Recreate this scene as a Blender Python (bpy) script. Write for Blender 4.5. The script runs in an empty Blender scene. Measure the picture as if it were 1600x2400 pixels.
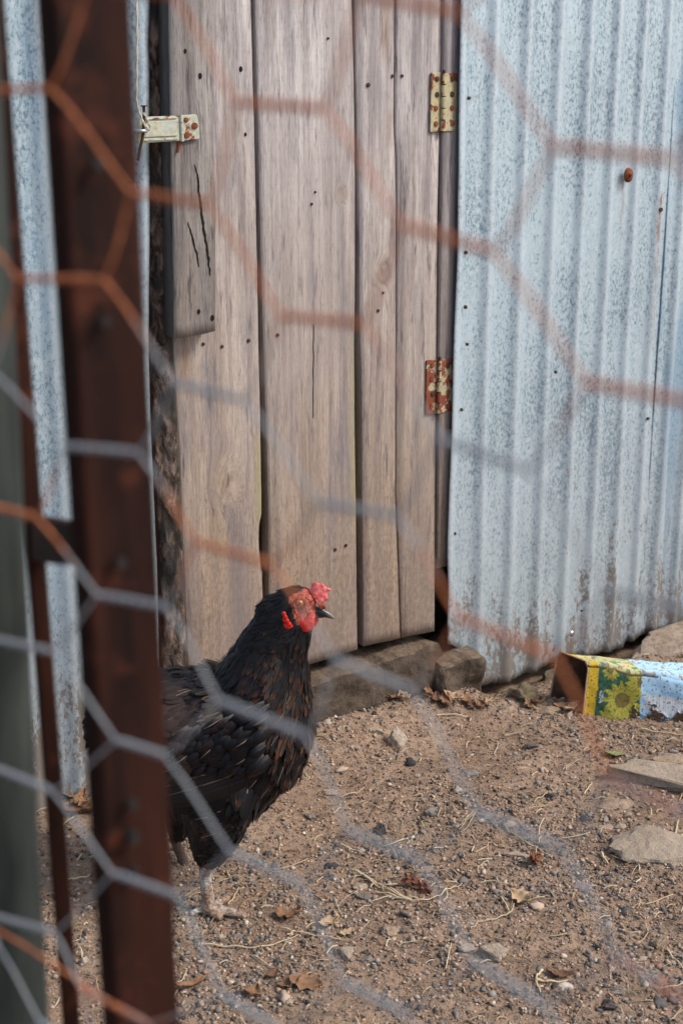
import bpy, bmesh, math, random
import numpy as np
from mathutils import Vector, Matrix, Euler, noise as mnoise
from mathutils.bvhtree import BVHTree

random.seed(7)
RNG = np.random.default_rng(7)
sc = bpy.context.scene
COL = sc.collection

# ------------------------------------------------------------------ camera, sky, sun, exposure
CAM_H = 1.07
PITCH = math.radians(16.7)
F = 3333.0                       # focal length in pixels of the 1600x2400 photograph
cam_d = bpy.data.cameras.new('camera')
cam = bpy.data.objects.new('camera', cam_d)
COL.objects.link(cam)
cam.location = (0, 0, CAM_H)
cam.rotation_euler = (math.pi / 2 - PITCH, 0, 0)
cam_d.sensor_fit = 'VERTICAL'
cam_d.sensor_height = 36.0
cam_d.lens = 36.0 * F / 2400.0
cam_d.clip_start = 0.02
cam_d.clip_end = 3000
cam_d.dof.use_dof = True
cam_d.dof.focus_distance = 2.08
cam_d.dof.aperture_fstop = 9.6
sc.camera = cam

SUN_EL, SUN_AZ = math.radians(47), math.radians(110)      # azimuth clockwise from +Y
world = bpy.data.worlds.new('World')
sc.world = world
world.use_nodes = True
wn = world.node_tree
sky = wn.nodes.new('ShaderNodeTexSky')
sky.sky_type = 'NISHITA'
sky.sun_disc = False
sky.sun_elevation = SUN_EL
sky.sun_rotation = SUN_AZ
sky.dust_density = 3.0
sky.air_density = 1.0
wn.links.new(sky.outputs[0], wn.nodes['Background'].inputs[0])
wn.nodes['Background'].inputs[1].default_value = 0.12
sun_d = bpy.data.lights.new('sun', 'SUN')
sun_d.energy = 1.7
sun_d.angle = math.radians(15)
sun_d.color = (1.0, 0.93, 0.84)
sun = bpy.data.objects.new('sun', sun_d)
COL.objects.link(sun)
sv = Vector((math.sin(SUN_AZ) * math.cos(SUN_EL), math.cos(SUN_AZ) * math.cos(SUN_EL), math.sin(SUN_EL)))
sun.rotation_euler = sv.to_track_quat('Z', 'Y').to_euler()
sun.location = (2, -2, 4)
vs = sc.view_settings
vs.view_transform = 'Standard'
vs.look = 'None'
vs.gamma = 1
vs.use_curve_mapping = False
vs.exposure = 0.7

# ------------------------------------------------------------------ from a point of the photograph to the place
K = 1600.0 / 1568.0
CT, ST = math.cos(PITCH), math.sin(PITCH)
def ray(px, py):
    a = (px - 800.0) / F
    b = (py - 1200.0) / F
    return Vector((a, CT - b * ST, -ST - b * CT))
def hit(px, py, p0, n):
    d = ray(px, py)
    c = Vector((0, 0, CAM_H))
    t = (Vector(p0) - c).dot(n) / d.dot(n)
    return c + d * t
def gpt(px, py, z=0.0):
    return hit(px, py, (0, 0, z), Vector((0, 0, 1)))

WA = math.radians(34)
W0 = Vector((0.256, 2.45, 0))
WD = Vector((math.cos(WA), math.sin(WA), 0))
WN = Vector((math.sin(WA), -math.cos(WA), 0))
def wpt(px, py, o=0.0):
    """a point of the shed's front, as (along the wall, height)"""
    p = hit(px, py, W0 + WN * o, WN)
    return ((p - W0).dot(WD), p.z)

# ------------------------------------------------------------------ object helpers
def tag(o, label=None, cat=None, group=None, kind=None):
    if label: o['label'] = label
    if cat: o['category'] = cat
    if group: o['group'] = group
    if kind: o['kind'] = kind
    return o
def empty(name, loc=(0, 0, 0), rz=0.0):
    o = bpy.data.objects.new(name, None)
    o.empty_display_size = 0.05
    COL.objects.link(o)
    o.location = loc
    o.rotation_euler = (0, 0, rz)
    return o
def link_mesh(name, me, mats, parent=None, smooth=False):
    o = bpy.data.objects.new(name, me)
    COL.objects.link(o)
    if mats is not None:
        for m in (mats if isinstance(mats, (list, tuple)) else [mats]):
            me.materials.append(m)
    if parent is not None: o.parent = parent
    if smooth:
        me.polygons.foreach_set('use_smooth', [True] * len(me.polygons))
    return o
def from_bm(name, bm, mats, parent=None, smooth=False):
    me = bpy.data.meshes.new(name)
    bmesh.ops.recalc_face_normals(bm, faces=bm.faces)
    bm.to_mesh(me); bm.free()
    return link_mesh(name, me, mats, parent, smooth)
def from_np(name, V, Fc, mats, parent=None, smooth=False, colors=None, uvs=None):
    """V (n,3), Fc (m,k) with equal-sized faces; colors per vertex (n,4); uvs per vertex (n,2)"""
    V = np.ascontiguousarray(V, dtype=np.float32)
    Fc = np.ascontiguousarray(Fc, dtype=np.int32)
    me = bpy.data.meshes.new(name)
    m, k = Fc.shape
    me.vertices.add(len(V)); me.vertices.foreach_set('co', V.ravel())
    me.loops.add(m * k); me.loops.foreach_set('vertex_index', Fc.ravel())
    me.polygons.add(m)
    me.polygons.foreach_set('loop_start', np.arange(0, m * k, k, dtype=np.int32))
    me.polygons.foreach_set('loop_total', np.full(m, k, dtype=np.int32))
    if colors is not None:
        a = me.color_attributes.new('tint', 'FLOAT_COLOR', 'POINT')
        a.data.foreach_set('color', np.ascontiguousarray(colors, dtype=np.float32).ravel())
    if uvs is not None:
        u = me.uv_layers.new(name='UVMap')
        u.data.foreach_set('uv', np.ascontiguousarray(uvs[Fc.ravel()], dtype=np.float32).ravel())
    me.update(calc_edges=True)
    me.validate()
    return link_mesh(name, me, mats, parent, smooth)

def vnoise(x, y, seed=0):
    """smooth 2-D value noise, vectorised, -1..1"""
    r = np.random.default_rng(seed).random((256, 256)) * 2 - 1
    xi = np.floor(x).astype(int); yi = np.floor(y).astype(int)
    fx = x - xi; fy = y - yi
    fx = fx * fx * (3 - 2 * fx); fy = fy * fy * (3 - 2 * fy)
    g = lambda a, b: r[a & 255, b & 255]
    return (g(xi, yi) * (1 - fx) * (1 - fy) + g(xi + 1, yi) * fx * (1 - fy)
            + g(xi, yi + 1) * (1 - fx) * fy + g(xi + 1, yi + 1) * fx * fy)

def box_bm(bm, x0, x1, y0, y1, z0, z1, mi=0, bevel=0.0):
    vs_ = [bm.verts.new(c) for c in ((x0,y0,z0),(x1,y0,z0),(x1,y1,z0),(x0,y1,z0),(x0,y0,z1),(x1,y0,z1),(x1,y1,z1),(x0,y1,z1))]
    fs = [bm.faces.new([vs_[i] for i in q]) for q in ((0,3,2,1),(4,5,6,7),(0,1,5,4),(1,2,6,5),(2,3,7,6),(3,0,4,7))]
    for f in fs: f.material_index = mi
    if bevel:
        es = list({e for f in fs for e in f.edges})
        r = bmesh.ops.bevel(bm, geom=es, offset=bevel, segments=2, affect='EDGES', profile=0.7)
        for f in r['faces']: f.material_index = mi
def tube_np(pts, rad, n=6, closed_ends=True):
    """returns V, F(quads) of a tube along pts"""
    pts = [Vector(p) for p in pts]
    N = len(pts)
    rads = rad if isinstance(rad, (list, tuple)) else [rad] * N
    V = []; Fq = []
    t0 = (pts[1] - pts[0]).normalized()
    up = Vector((0, 0, 1)) if abs(t0.z) < 0.9 else Vector((1, 0, 0))
    a = t0.cross(up).normalized()
    for i, p in enumerate(pts):
        t = (pts[min(i + 1, N - 1)] - pts[max(i - 1, 0)]).normalized()
        a = (a - t * a.dot(t)).normalized()
        b = t.cross(a)
        for k in range(n):
            w = 2 * math.pi * k / n
            V.append(p + (a * math.cos(w) + b * math.sin(w)) * rads[i])
    for i in range(N - 1):
        for k in range(n):
            k2 = (k + 1) % n
            Fq.append((i * n + k, i * n + k2, (i + 1) * n + k2, (i + 1) * n + k))
    return V, Fq
class MB:
    def __init__(s): s.V = []; s.F = []; s.C = []
    def add(s, V, Fq, col=None):
        b = len(s.V); s.V += [tuple(v) for v in V]
        s.F += [tuple(i + b for i in f) for f in Fq]
        if col is not None:
            s.C += (col if isinstance(col, list) else [col] * len(V))
    def build(s, name, mats, parent=None, smooth=True):
        return from_np(name, np.array(s.V), np.array(s.F), mats, parent, smooth, np.array(s.C) if s.C else None)

# ------------------------------------------------------------------ materials
class NT:
    def __init__(s, name, rough=0.8, metal=0.0, spec=0.3):
        s.m = bpy.data.materials.new(name); s.m.use_nodes = True
        s.t = s.m.node_tree; s.n = s.t.nodes
        s.b = s.n['Principled BSDF']
        s.b.inputs['Roughness'].default_value = rough
        s.b.inputs['Metallic'].default_value = metal
        s.b.inputs['Specular IOR Level'].default_value = spec
        tc = s.n.new('ShaderNodeTexCoord')
        s.obj = tc.outputs['Object']; s.uv = tc.outputs['UV']
    def L(s, a, b): s.t.links.new(a, b)
    def val(s, sock, v):
        if hasattr(v, 'is_linked') or isinstance(v, bpy.types.NodeSocket): s.L(v, sock)
        else: sock.default_value = v
    def map(s, vec, scale=(1,1,1), loc=(0,0,0), rot=(0,0,0)):
        n = s.n.new('ShaderNodeMapping'); s.L(vec, n.inputs[0])
        n.inputs['Location'].default_value = loc; n.inputs['Scale'].default_value = scale; n.inputs['Rotation'].default_value = rot
        return n.outputs[0]
    def noise(s, vec, scale=5, detail=4, rough=0.55, dist=0.0, color=False):
        n = s.n.new('ShaderNodeTexNoise'); s.L(vec, n.inputs['Vector'])
        n.inputs['Scale'].default_value = scale; n.inputs['Detail'].default_value = detail
        n.inputs['Roughness'].default_value = rough; n.inputs['Distortion'].default_value = dist
        return n.outputs['Color' if color else 'Fac']
    def voro(s, vec, scale=5, feature='F1', out='Distance', rnd=1.0):
        n = s.n.new('ShaderNodeTexVoronoi'); n.feature = feature; s.L(vec, n.inputs['Vector'])
        n.inputs['Scale'].default_value = scale; n.inputs['Randomness'].default_value = rnd
        return n.outputs[out]
    def ramp(s, fac, stops, interp='LINEAR'):
        n = s.n.new('ShaderNodeValToRGB'); s.L(fac, n.inputs[0])
        cr = n.color_ramp; cr.interpolation = interp
        while len(cr.elements) < len(stops): cr.elements.new(0.5)
        for e, (p, c) in zip(cr.elements, stops):
            e.position = p
            e.color = (c, c, c, 1) if isinstance(c, (int, float)) else (*c, 1)
        return n.outputs[0]
    def mix(s, fac, a, b, mode='MIX'):
        n = s.n.new('ShaderNodeMix'); n.data_type = 'RGBA'; n.blend_type = mode
        s.val(n.inputs[0], fac)
        for sock, v in ((n.inputs[6], a), (n.inputs[7], b)):
            if isinstance(v, tuple): sock.default_value = (*v, 1) if len(v) == 3 else v
            else: s.L(v, sock)
        return n.outputs[2]
    def math(s, op, a, b=0.0, c=0.0, clamp=False):
        n = s.n.new('ShaderNodeMath'); n.operation = op; n.use_clamp = clamp
        s.val(n.inputs[0], a); s.val(n.inputs[1], b)
        if op in ('MULTIPLY_ADD', 'SMOOTH_MIN'): s.val(n.inputs[2], c)
        return n.outputs[0]
    def vmath(s, op, a, b=None):
        n = s.n.new('ShaderNodeVectorMath'); n.operation = op
        s.L(a, n.inputs[0])
        if b is not None:
            if isinstance(b, tuple): n.inputs[1].default_value = b
            else: s.L(b, n.inputs[1])
        return n.outputs['Value'] if op in ('DISTANCE', 'LENGTH', 'DOT_PRODUCT') else n.outputs['Vector']
    def sep(s, vec):
        n = s.n.new('ShaderNodeSeparateXYZ'); s.L(vec, n.inputs[0]); return n.outputs
    def range(s, v, a, b, c=0.0, d=1.0):
        n = s.n.new('ShaderNodeMapRange'); s.L(v, n.inputs[0])
        for i, x in enumerate((a, b, c, d)): n.inputs[i + 1].default_value = x
        return n.outputs[0]
    def rnd(s):
        return s.n.new('ShaderNodeObjectInfo').outputs['Random']
    def tint(s):
        n = s.n.new('ShaderNodeVertexColor'); n.layer_name = 'tint'; return n.outputs['Color']
    def bump(s, h, strength=0.5, dist=0.002, prev=None):
        n = s.n.new('ShaderNodeBump'); s.L(h, n.inputs['Height'])
        n.inputs['Strength'].default_value = strength; n.inputs['Distance'].default_value = dist
        if prev is not None: s.L(prev, n.inputs['Normal'])
        s.L(n.outputs[0], s.b.inputs['Normal']); return n.outputs[0]
    def col(s, c):
        if isinstance(c, tuple): s.b.inputs['Base Color'].default_value = (*c, 1)
        else: s.L(c, s.b.inputs['Base Color'])
    def rough(s, r): s.val(s.b.inputs['Roughness'], r)

def offset_by_random(N, vec, amt=7.0):
    n = N.n.new('ShaderNodeCombineXYZ'); r = N.rnd()
    N.L(N.math('MULTIPLY', r, amt), n.inputs[0]); N.L(N.math('MULTIPLY', r, amt * 1.7), n.inputs[1]); N.L(N.math('MULTIPLY', r, amt * 2.3), n.inputs[2])
    return N.vmath('ADD', vec, n.outputs[0])

def wood_mat(name, knots=(), dark=1.0, stain=None, green=()):
    N = NT(name, rough=0.85, spec=0.15)
    o = N.obj
    co = o
    knot_mask = None
    for (kx, kz, kr) in knots:
        # the grain bends round the knot
        d = N.vmath('DISTANCE', N.vmath('MULTIPLY', o, (1.0, 0.0, 0.75)), (kx, 0.0, kz * 0.75))
        k = N.range(d, 0.0, kr, 1.0, 0.0)
        k2 = N.math('POWER', k, 2.0)
        knot_mask = k2 if knot_mask is None else N.math('MAXIMUM', knot_mask, k2)
        cmb = N.n.new('ShaderNodeCombineXYZ')
        N.L(N.math('MULTIPLY', k2, 0.05), cmb.inputs[0]); N.L(N.math('MULTIPLY', k2, 0.3), cmb.inputs[2])
        co = N.vmath('ADD', co, cmb.outputs[0])
    co = offset_by_random(N, co)
    g1 = N.noise(N.map(co, (55, 55, 2.2)), 1.0, 7, 0.62, 0.4)
    g2 = N.noise(N.map(co, (300, 300, 16)), 1.0, 6, 0.75)
    fib = N.noise(N.map(co, (520, 520, 60)), 1.0, 3, 0.7)
    g3 = N.noise(N.map(co, (14, 14, 1.6)), 1.0, 4, 0.55)
    streak = N.noise(N.map(co, (120, 120, 14)), 1.0, 4, 0.6)
    saw = N.noise(N.map(co, (9, 9, 240), rot=(0, 0.04, 0)), 1.0, 4, 0.6, 0.3)
    h = N.sep(o)[2]
    # weathered lilac grey above, mud-splashed tan towards the ground
    hn = N.math('ADD', h, N.math('MULTIPLY', N.math('SUBTRACT', g3, 0.5), 0.5))
    fh = N.range(hn, 0.30, 1.10)
    light = N.mix(fh, (0.37, 0.27, 0.18), (0.63, 0.605, 0.60))
    mid = N.mix(fh, (0.23, 0.165, 0.11), (0.31, 0.285, 0.29))
    c = N.mix(N.ramp(g1, [(0.36, 1.0), (0.60, 0.0)]), light, mid)
    c = N.mix(N.math('MULTIPLY', N.ramp(g2, [(0.35, 1.0), (0.62, 0.0)]), 0.45), c, (0.20, 0.165, 0.155), 'MIX')
    c = N.mix(N.math('MULTIPLY', N.ramp(streak, [(0.57, 0.0), (0.70, 1.0)]), 0.75), c, (0.07, 0.062, 0.07))
    blot = N.noise(N.map(co, (30, 30, 3.5), loc=(3, 1, 4)), 1.0, 3, 0.6)
    c = N.mix(N.math('MULTIPLY', N.ramp(blot, [(0.52, 0.0), (0.70, 1.0)]), 0.6), c, (0.15, 0.14, 0.165))
    c = N.mix(N.math('MULTIPLY', N.ramp(saw, [(0.36, 1.0), (0.50, 0.0)]), 0.05), c, (0.15, 0.12, 0.10))
    c = N.mix(N.math('MULTIPLY', N.ramp(fib, [(0.34, 1.0), (0.48, 0.0)]), 0.40), c, (0.13, 0.105, 0.095))
    c = N.mix(N.math('MULTIPLY', N.ramp(fib, [(0.55, 0.0), (0.68, 1.0)]), 0.22), c, (0.62, 0.56, 0.53))
    # mud thrown up from the ground
    mudn = N.noise(N.map(o, (1, 1, 0.6)), 150, 5, 0.75)
    mudf = N.range(h, 0.0, 0.55, 0.17, -0.12)
    c = N.mix(N.math('MULTIPLY', N.ramp(N.math('ADD', mudn, mudf), [(0.48, 0.0), (0.66, 1.0)]), 0.75), c, (0.15, 0.10, 0.07))
    if knot_mask is not None:
        ring = N.noise(N.map(o, (75, 75, 40)), 1.0, 5, 0.6, 0.7)
        c = N.mix(N.math('MULTIPLY', N.range(knot_mask, 0.0, 0.8), 0.8), c, N.ramp(ring, [(0.36, (0.08, 0.06, 0.045)), (0.50, (0.30, 0.225, 0.16)), (0.66, (0.45, 0.36, 0.27))]))
    if stain is not None:
        # brown runs below the nails and the top edge
        for (sx, sz, w, l) in stain:
            s_ = N.sep(o)
            a = N.range(N.math('ABSOLUTE', N.math('SUBTRACT', s_[0], sx)), 0.0, w, 1.0, 0.0)
            b = N.range(N.math('ABSOLUTE', N.math('SUBTRACT', s_[2], sz)), l * 0.5, l, 1.0, 0.0)
            mm = N.math('MULTIPLY', N.math('MULTIPLY', a, b), N.ramp(g2, [(0.4, 0.2), (0.6, 1.0)]))
            c = N.mix(N.math('MULTIPLY', mm, 0.9), c, (0.24, 0.13, 0.05))
    for (gx, z0, z1) in green:
        s_ = N.sep(o)
        a = N.range(N.math('ABSOLUTE', N.math('SUBTRACT', s_[0], gx)), 0.002, 0.014, 1.0, 0.0)
        b = N.range(N.math('ABSOLUTE', N.math('SUBTRACT', s_[2], (z0 + z1) / 2)), (z1 - z0) * 0.3, (z1 - z0) * 0.6, 1.0, 0.0)
        c = N.mix(N.math('MULTIPLY', N.math('MULTIPLY', a, b), 0.35), c, (0.20, 0.22, 0.03))
    cloud = N.noise(N.map(co, (7, 7, 2.2), loc=(5, 2, 1)), 1.0, 3, 0.5)
    c = N.mix(N.math('MULTIPLY', N.ramp(cloud, [(0.40, 1.0), (0.60, 0.0)]), 0.35), c, (0.24, 0.205, 0.20))
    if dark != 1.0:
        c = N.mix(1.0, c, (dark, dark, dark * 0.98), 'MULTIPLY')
    N.col(c)
    hh = N.math('ADD', N.math('MULTIPLY', g1, 0.6), N.math('ADD', N.math('MULTIPLY', g2, 0.35), N.math('MULTIPLY', saw, 0.05)))
    N.bump(hh, 0.75, 0.003)
    return N.m

def zinc_mat(name, base=(0.42, 0.53, 0.60), dark=(0.15, 0.23, 0.29), dirt=0.0, stain_h=(0.02, 0.42), blue=0.0, scale=1.0, runs=()):
    N = NT(name, rough=0.42, metal=0.35, spec=0.5)
    o = N.obj
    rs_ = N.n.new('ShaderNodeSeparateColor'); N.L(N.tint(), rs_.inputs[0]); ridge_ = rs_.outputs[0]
    sp = N.noise(N.map(o, (1, 1, 0.6)), 210 * scale, 5, 0.72, 0.1)
    big = N.noise(N.map(o, (1, 1, 0.35)), 9, 4, 0.6)
    fac = N.math('ADD', sp, N.math('MULTIPLY', N.math('SUBTRACT', big, 0.5), 0.45))
    c = N.mix(N.ramp(fac, [(0.38, 1.0), (0.52, 0.0)]), base, dark)
    vo = N.voro(N.map(o, (1, 1, 0.7)), 170 * scale, out='Color')
    vs_ = N.sep(vo)[0]
    c = N.mix(N.math('MULTIPLY', N.ramp(vs_, [(0.6, 0.0), (1.0, 1.0)]), 0.28), c, (0.66, 0.74, 0.79))
    streak = N.noise(N.map(o, (110, 110, 2.5)), 1.0, 5, 0.65)
    c = N.mix(N.math('MULTIPLY', N.ramp(streak, [(0.5, 0.0), (0.75, 1.0)]), 0.3), c, (0.54, 0.62, 0.68))
    if blue:
        bl = N.noise(N.map(o, (18, 18, 3.0)), 1.0, 4, 0.6)
        c = N.mix(N.math('MULTIPLY', N.ramp(bl, [(0.48, 0.0), (0.62, 1.0)]), blue), c, (0.16, 0.30, 0.45))
    # pale crests: the highlight along each ridge is painted into the colour
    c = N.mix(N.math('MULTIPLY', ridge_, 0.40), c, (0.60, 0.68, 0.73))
    h = N.sep(o)[2]
    # splashed earth: brown and black patches low on the sheet, fading upward
    dn = N.noise(N.map(o, (1, 1, 0.5)), 130, 6, 0.8, 0.1)
    lo = N.range(h, stain_h[0], stain_h[1], 0.17, -0.20)
    band = N.noise(N.map(o, (26, 26, 7)), 1.0, 3, 0.55)
    dm = N.math('ADD', N.math('ADD', dn, lo), N.math('MULTIPLY', N.math('SUBTRACT', band, 0.5), 0.75))
    dmask = N.ramp(dm, [(0.60, 0.0), (0.68, 1.0)])
    c = N.mix(N.math('MULTIPLY', dmask, 0.95), c, N.mix(N.noise(o, 60, 3), (0.03, 0.022, 0.018), (0.11, 0.08, 0.055)))
    grime = N.range(h, -0.02, 0.6, 0.35, 0.0)
    c = N.mix(grime, c, (0.36, 0.33, 0.30))
    rs = N.noise(N.map(o, (1, 1, 0.5)), 30, 5, 0.7)
    rm = N.math('MULTIPLY', N.ramp(rs, [(0.70, 0.0), (0.76, 1.0)]), 0.8)
    c = N.mix(rm, c, (0.20, 0.07, 0.03))
    for (rx, z1, z0, w_, k_) in runs:       # rust that has run down from a fixing or a lap
        s_ = N.sep(o); wob = N.noise(N.map(o, (2, 2, 30)), 1.0, 3, 0.6)
        xx = N.math('ADD', N.math('SUBTRACT', s_[0], rx), N.math('MULTIPLY', N.math('SUBTRACT', wob, 0.5), w_ * 3))
        a_ = N.range(N.math('ABSOLUTE', xx), 0.0, w_, 1.0, 0.0)
        b_ = N.range(s_[2], z0, z1, 0.0, 1.0)
        top_ = N.range(s_[2], z1, z1 + 0.006, 1.0, 0.0)
        m_ = N.math('MULTIPLY', N.math('MULTIPLY', a_, N.math('MULTIPLY', b_, top_)), N.ramp(N.noise(N.map(o, (1, 1, 0.3)), 160, 4, 0.7), [(0.40, 0.15), (0.56, 1.0)]))
        c = N.mix(N.math('MULTIPLY', m_, k_), c, (0.24, 0.085, 0.035))
    N.col(c)
    N.rough(N.range(sp, 0.35, 0.65, 0.62, 0.30))
    N.L(N.math('MULTIPLY', N.math('SUBTRACT', 1.0, dmask), 0.35), N.b.inputs['Metallic'])
    N.bump(sp, 0.25, 0.0006)
    return N.m

def rust_plate_mat(name, plate=(0.50, 0.43, 0.24), amount=0.5):
    N = NT(name, rough=0.45, metal=0.25, spec=0.5)
    o = offset_by_random(N, N.obj, 3.0)
    n1 = N.noise(o, 38, 5, 0.6)
    n2 = N.noise(o, 220, 4, 0.7)
    n3 = N.noise(o, 70, 2, 0.5)
    c = N.mix(N.ramp(n3, [(0.4, 0.0), (0.62, 1.0)]), plate, (plate[0] * 0.9, plate[1] * 1.0, plate[2] * 1.25))
    c = N.mix(N.math('MULTIPLY', N.ramp(N.noise(o, 110, 5, 0.7), [(0.45, 0.0), (0.65, 1.0)]), 0.5), c, (0.20, 0.17, 0.12))
    m = N.ramp(N.math('ADD', n1, N.math('MULTIPLY', N.math('SUBTRACT', n2, 0.5), 0.25)), [(0.66 - amount * 0.25, 0.0), (0.70 - amount * 0.25, 1.0)])
    c = N.mix(m, c, N.mix(n2, (0.12, 0.03, 0.02), (0.30, 0.085, 0.04)))
    N.col(c)
    N.rough(N.range(m, 0, 1, 0.42, 0.85))
    N.bump(N.math('ADD', n2, m), 0.3, 0.0006)
    return N.m

def simple_mat(name, c1, c2, scale=40, rough=0.8, metal=0.0, bump=0.3, dist=0.001, spec=0.3, stretch=(1, 1, 1), sss=0.0, rnd=0.0):
    N = NT(name, rough=rough, metal=metal, spec=spec)
    o = offset_by_random(N, N.obj, 5.0)
    n = N.noise(N.map(o, stretch), scale, 6, 0.65)
    c = N.mix(N.ramp(n, [(0.32, 0.0), (0.68, 1.0)]), c1, c2)
    if rnd:
        c = N.mix(N.math('MULTIPLY', N.rnd(), rnd), c, (0.08, 0.07, 0.06))
    N.col(c)
    if sss:
        N.b.inputs['Subsurface Weight'].default_value = sss
        N.b.inputs['Subsurface Radius'].default_value = (0.004, 0.001, 0.0008)
        N.b.inputs['Subsurface Scale'].default_value = 1.0
    if bump: N.bump(n, bump, dist)
    return N.m

def rock_mat(name, c1, c2, c3=(0.07, 0.06, 0.05), moss=0.0):
    N = NT(name, rough=0.9, spec=0.2)
    o = offset_by_random(N, N.obj, 5.0)
    n = N.noise(o, 22, 8, 0.65)
    n2 = N.noise(o, 130, 5, 0.7)
    c = N.mix(N.ramp(n, [(0.35, 0.0), (0.65, 1.0)]), c1, c2)
    c = N.mix(N.math('MULTIPLY', N.ramp(n2, [(0.36, 1.0), (0.5, 0.0)]), 0.6), c, c3)
    # dust lies on what faces up
    g = N.n.new('ShaderNodeNewGeometry')
    up = N.range(N.sep(g.outputs['Normal'])[2], 0.6, 1.0, 0.0, 0.45)
    c = N.mix(N.math('MULTIPLY', up, N.range(n2, 0.35, 0.6, 0.3, 1.0)), c, (0.33, 0.24, 0.165))
    if moss:
        c = N.mix(N.math('MULTIPLY', N.ramp(n, [(0.5, 0.0), (0.7, 1.0)]), moss), c, (0.12, 0.12, 0.05))
    N.col(c)
    n3 = N.noise(o, 420, 4, 0.7)
    N.bump(N.math('ADD', N.math('MULTIPLY', n, 0.7), N.math('ADD', N.math('MULTIPLY', n2, 0.5), N.math('MULTIPLY', n3, 0.25))), 1.0, 0.006)
    return N.m

def soil_mat():
    N = NT('soil', rough=0.95, spec=0.1)
    o = N.obj
    a = N.noise(o, 7, 6, 0.6)
    b = N.noise(o, 90, 6, 0.75)
    c_ = N.noise(o, 420, 3, 0.7)
    v = N.voro(o, 260, out='Color')
    c = N.mix(N.ramp(a, [(0.35, 0.0), (0.68, 1.0)]), (0.26, 0.178, 0.122), (0.37, 0.265, 0.19))
    c = N.mix(N.math('MULTIPLY', N.ramp(b, [(0.38, 1.0), (0.52, 0.0)]), 0.75), c, (0.10, 0.066, 0.046))
    c = N.mix(N.math('MULTIPLY', N.ramp(c_, [(0.55, 0.0), (0.7, 1.0)]), 0.5), c, (0.42, 0.30, 0.20))
    sv_ = N.sep(v)[0]
    c = N.mix(N.math('MULTIPLY', N.ramp(sv_, [(0.82, 0.0), (0.9, 1.0)]), 0.55), c, (0.11, 0.10, 0.10))
    N.col(c)
    N.bump(N.math('ADD', N.math('MULTIPLY', b, 1.0), N.math('MULTIPLY', c_, 0.5)), 0.9, 0.004)
    return N.m

def tint_mat(name, rough=0.85, spec=0.25, var=0.35, scale=180, bump=0.4):
    N = NT(name, rough=rough, spec=spec)
    t = N.tint()
    n = N.noise(N.obj, scale, 4, 0.65)
    c = N.mix(var, t, N.mix(n, (0.0, 0.0, 0.0), (1, 1, 1)), 'OVERLAY')
    N.col(c)
    if bump: N.bump(n, bump, 0.001)
    return N.m

# ================================================================== THE GROUND
GX0, GX1, GY0, GY1 = -1.5, 1.9, 0.7, 3.5
def gz(x, y):
    x = np.asarray(x, float); y = np.asarray(y, float)
    h = vnoise(x * 2.1, y * 2.1, 1) * 0.011 + vnoise(x * 6, y * 6, 2) * 0.005 + vnoise(x * 17, y * 17, 3) * 0.0028 \
        + vnoise(x * 45, y * 45, 4) * 0.0030 + vnoise(x * 105, y * 105, 5) * 0.0024
    # level where the hen stands, rising a little under the wall
    d = np.hypot(x + 0.18, y - 1.70)
    h = h * np.clip((d - 0.05) / 0.25, 0.12, 1)
    dw = (x - W0.x) * WN.x + (y - W0.y) * WN.y
    al = (x - W0.x) * WD.x + (y - W0.y) * WD.y
    kk = np.clip((al + 0.06) / 0.06, 0, 1) * np.clip((0.9 - al) / 0.2, 0, 1)
    h = h - 0.055 * kk * np.clip((0.085 - dw) / 0.05, 0, 1) + 0.006 * kk * np.clip(1 - np.abs(dw - 0.10) / 0.04, 0, 1)
    k3 = np.clip((-0.02 - al) / 0.05, 0, 1) * np.clip((al + 0.75) / 0.2, 0, 1)
    h = h + 0.030 * k3 * np.clip((0.17 - dw) / 0.12, 0, 1)
    e = np.minimum(np.minimum(x - GX0, GX1 - x), np.minimum(y - GY0, GY1 - y))
    k = np.clip(e / 0.2, 0, 1)
    return h * k - 0.03 * (1 - k) ** 2
def gz1(x, y): return float(gz(np.array([x]), np.array([y]))[0])

def gp(px, py):
    """where the line of sight meets the uneven ground"""
    z = 0.0
    for _ in range(6):
        p = gpt(px, py, z); z = gz1(p.x, p.y)
    return p
mat_soil = soil_mat()
step = 0.0085
xs = np.arange(GX0, GX1 + step, step); ys = np.arange(GY0, GY1 + step, step)
X, Y = np.meshgrid(xs, ys)
Zg = gz(X, Y)
Vg = np.stack([X, Y, Zg], -1).reshape(-1, 3)
nx, ny = len(xs), len(ys)
ii = np.arange(nx * ny).reshape(ny, nx)
Fg = np.stack([ii[:-1, :-1], ii[:-1, 1:], ii[1:, 1:], ii[1:, :-1]], -1).reshape(-1, 4)
b = len(Vg)
far = np.array([(-900, -900, -0.032), (900, -900, -0.032), (900, 900, -0.032), (-900, 900, -0.032)])
Vg = np.vstack([Vg, far]); Fg = np.vstack([Fg, [[b, b + 1, b + 2, b + 3]]])
ground = from_np('ground', Vg, Fg, mat_soil, smooth=True)
tag(ground, 'brown bare earth of the yard scattered with grit', kind='structure')

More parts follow.
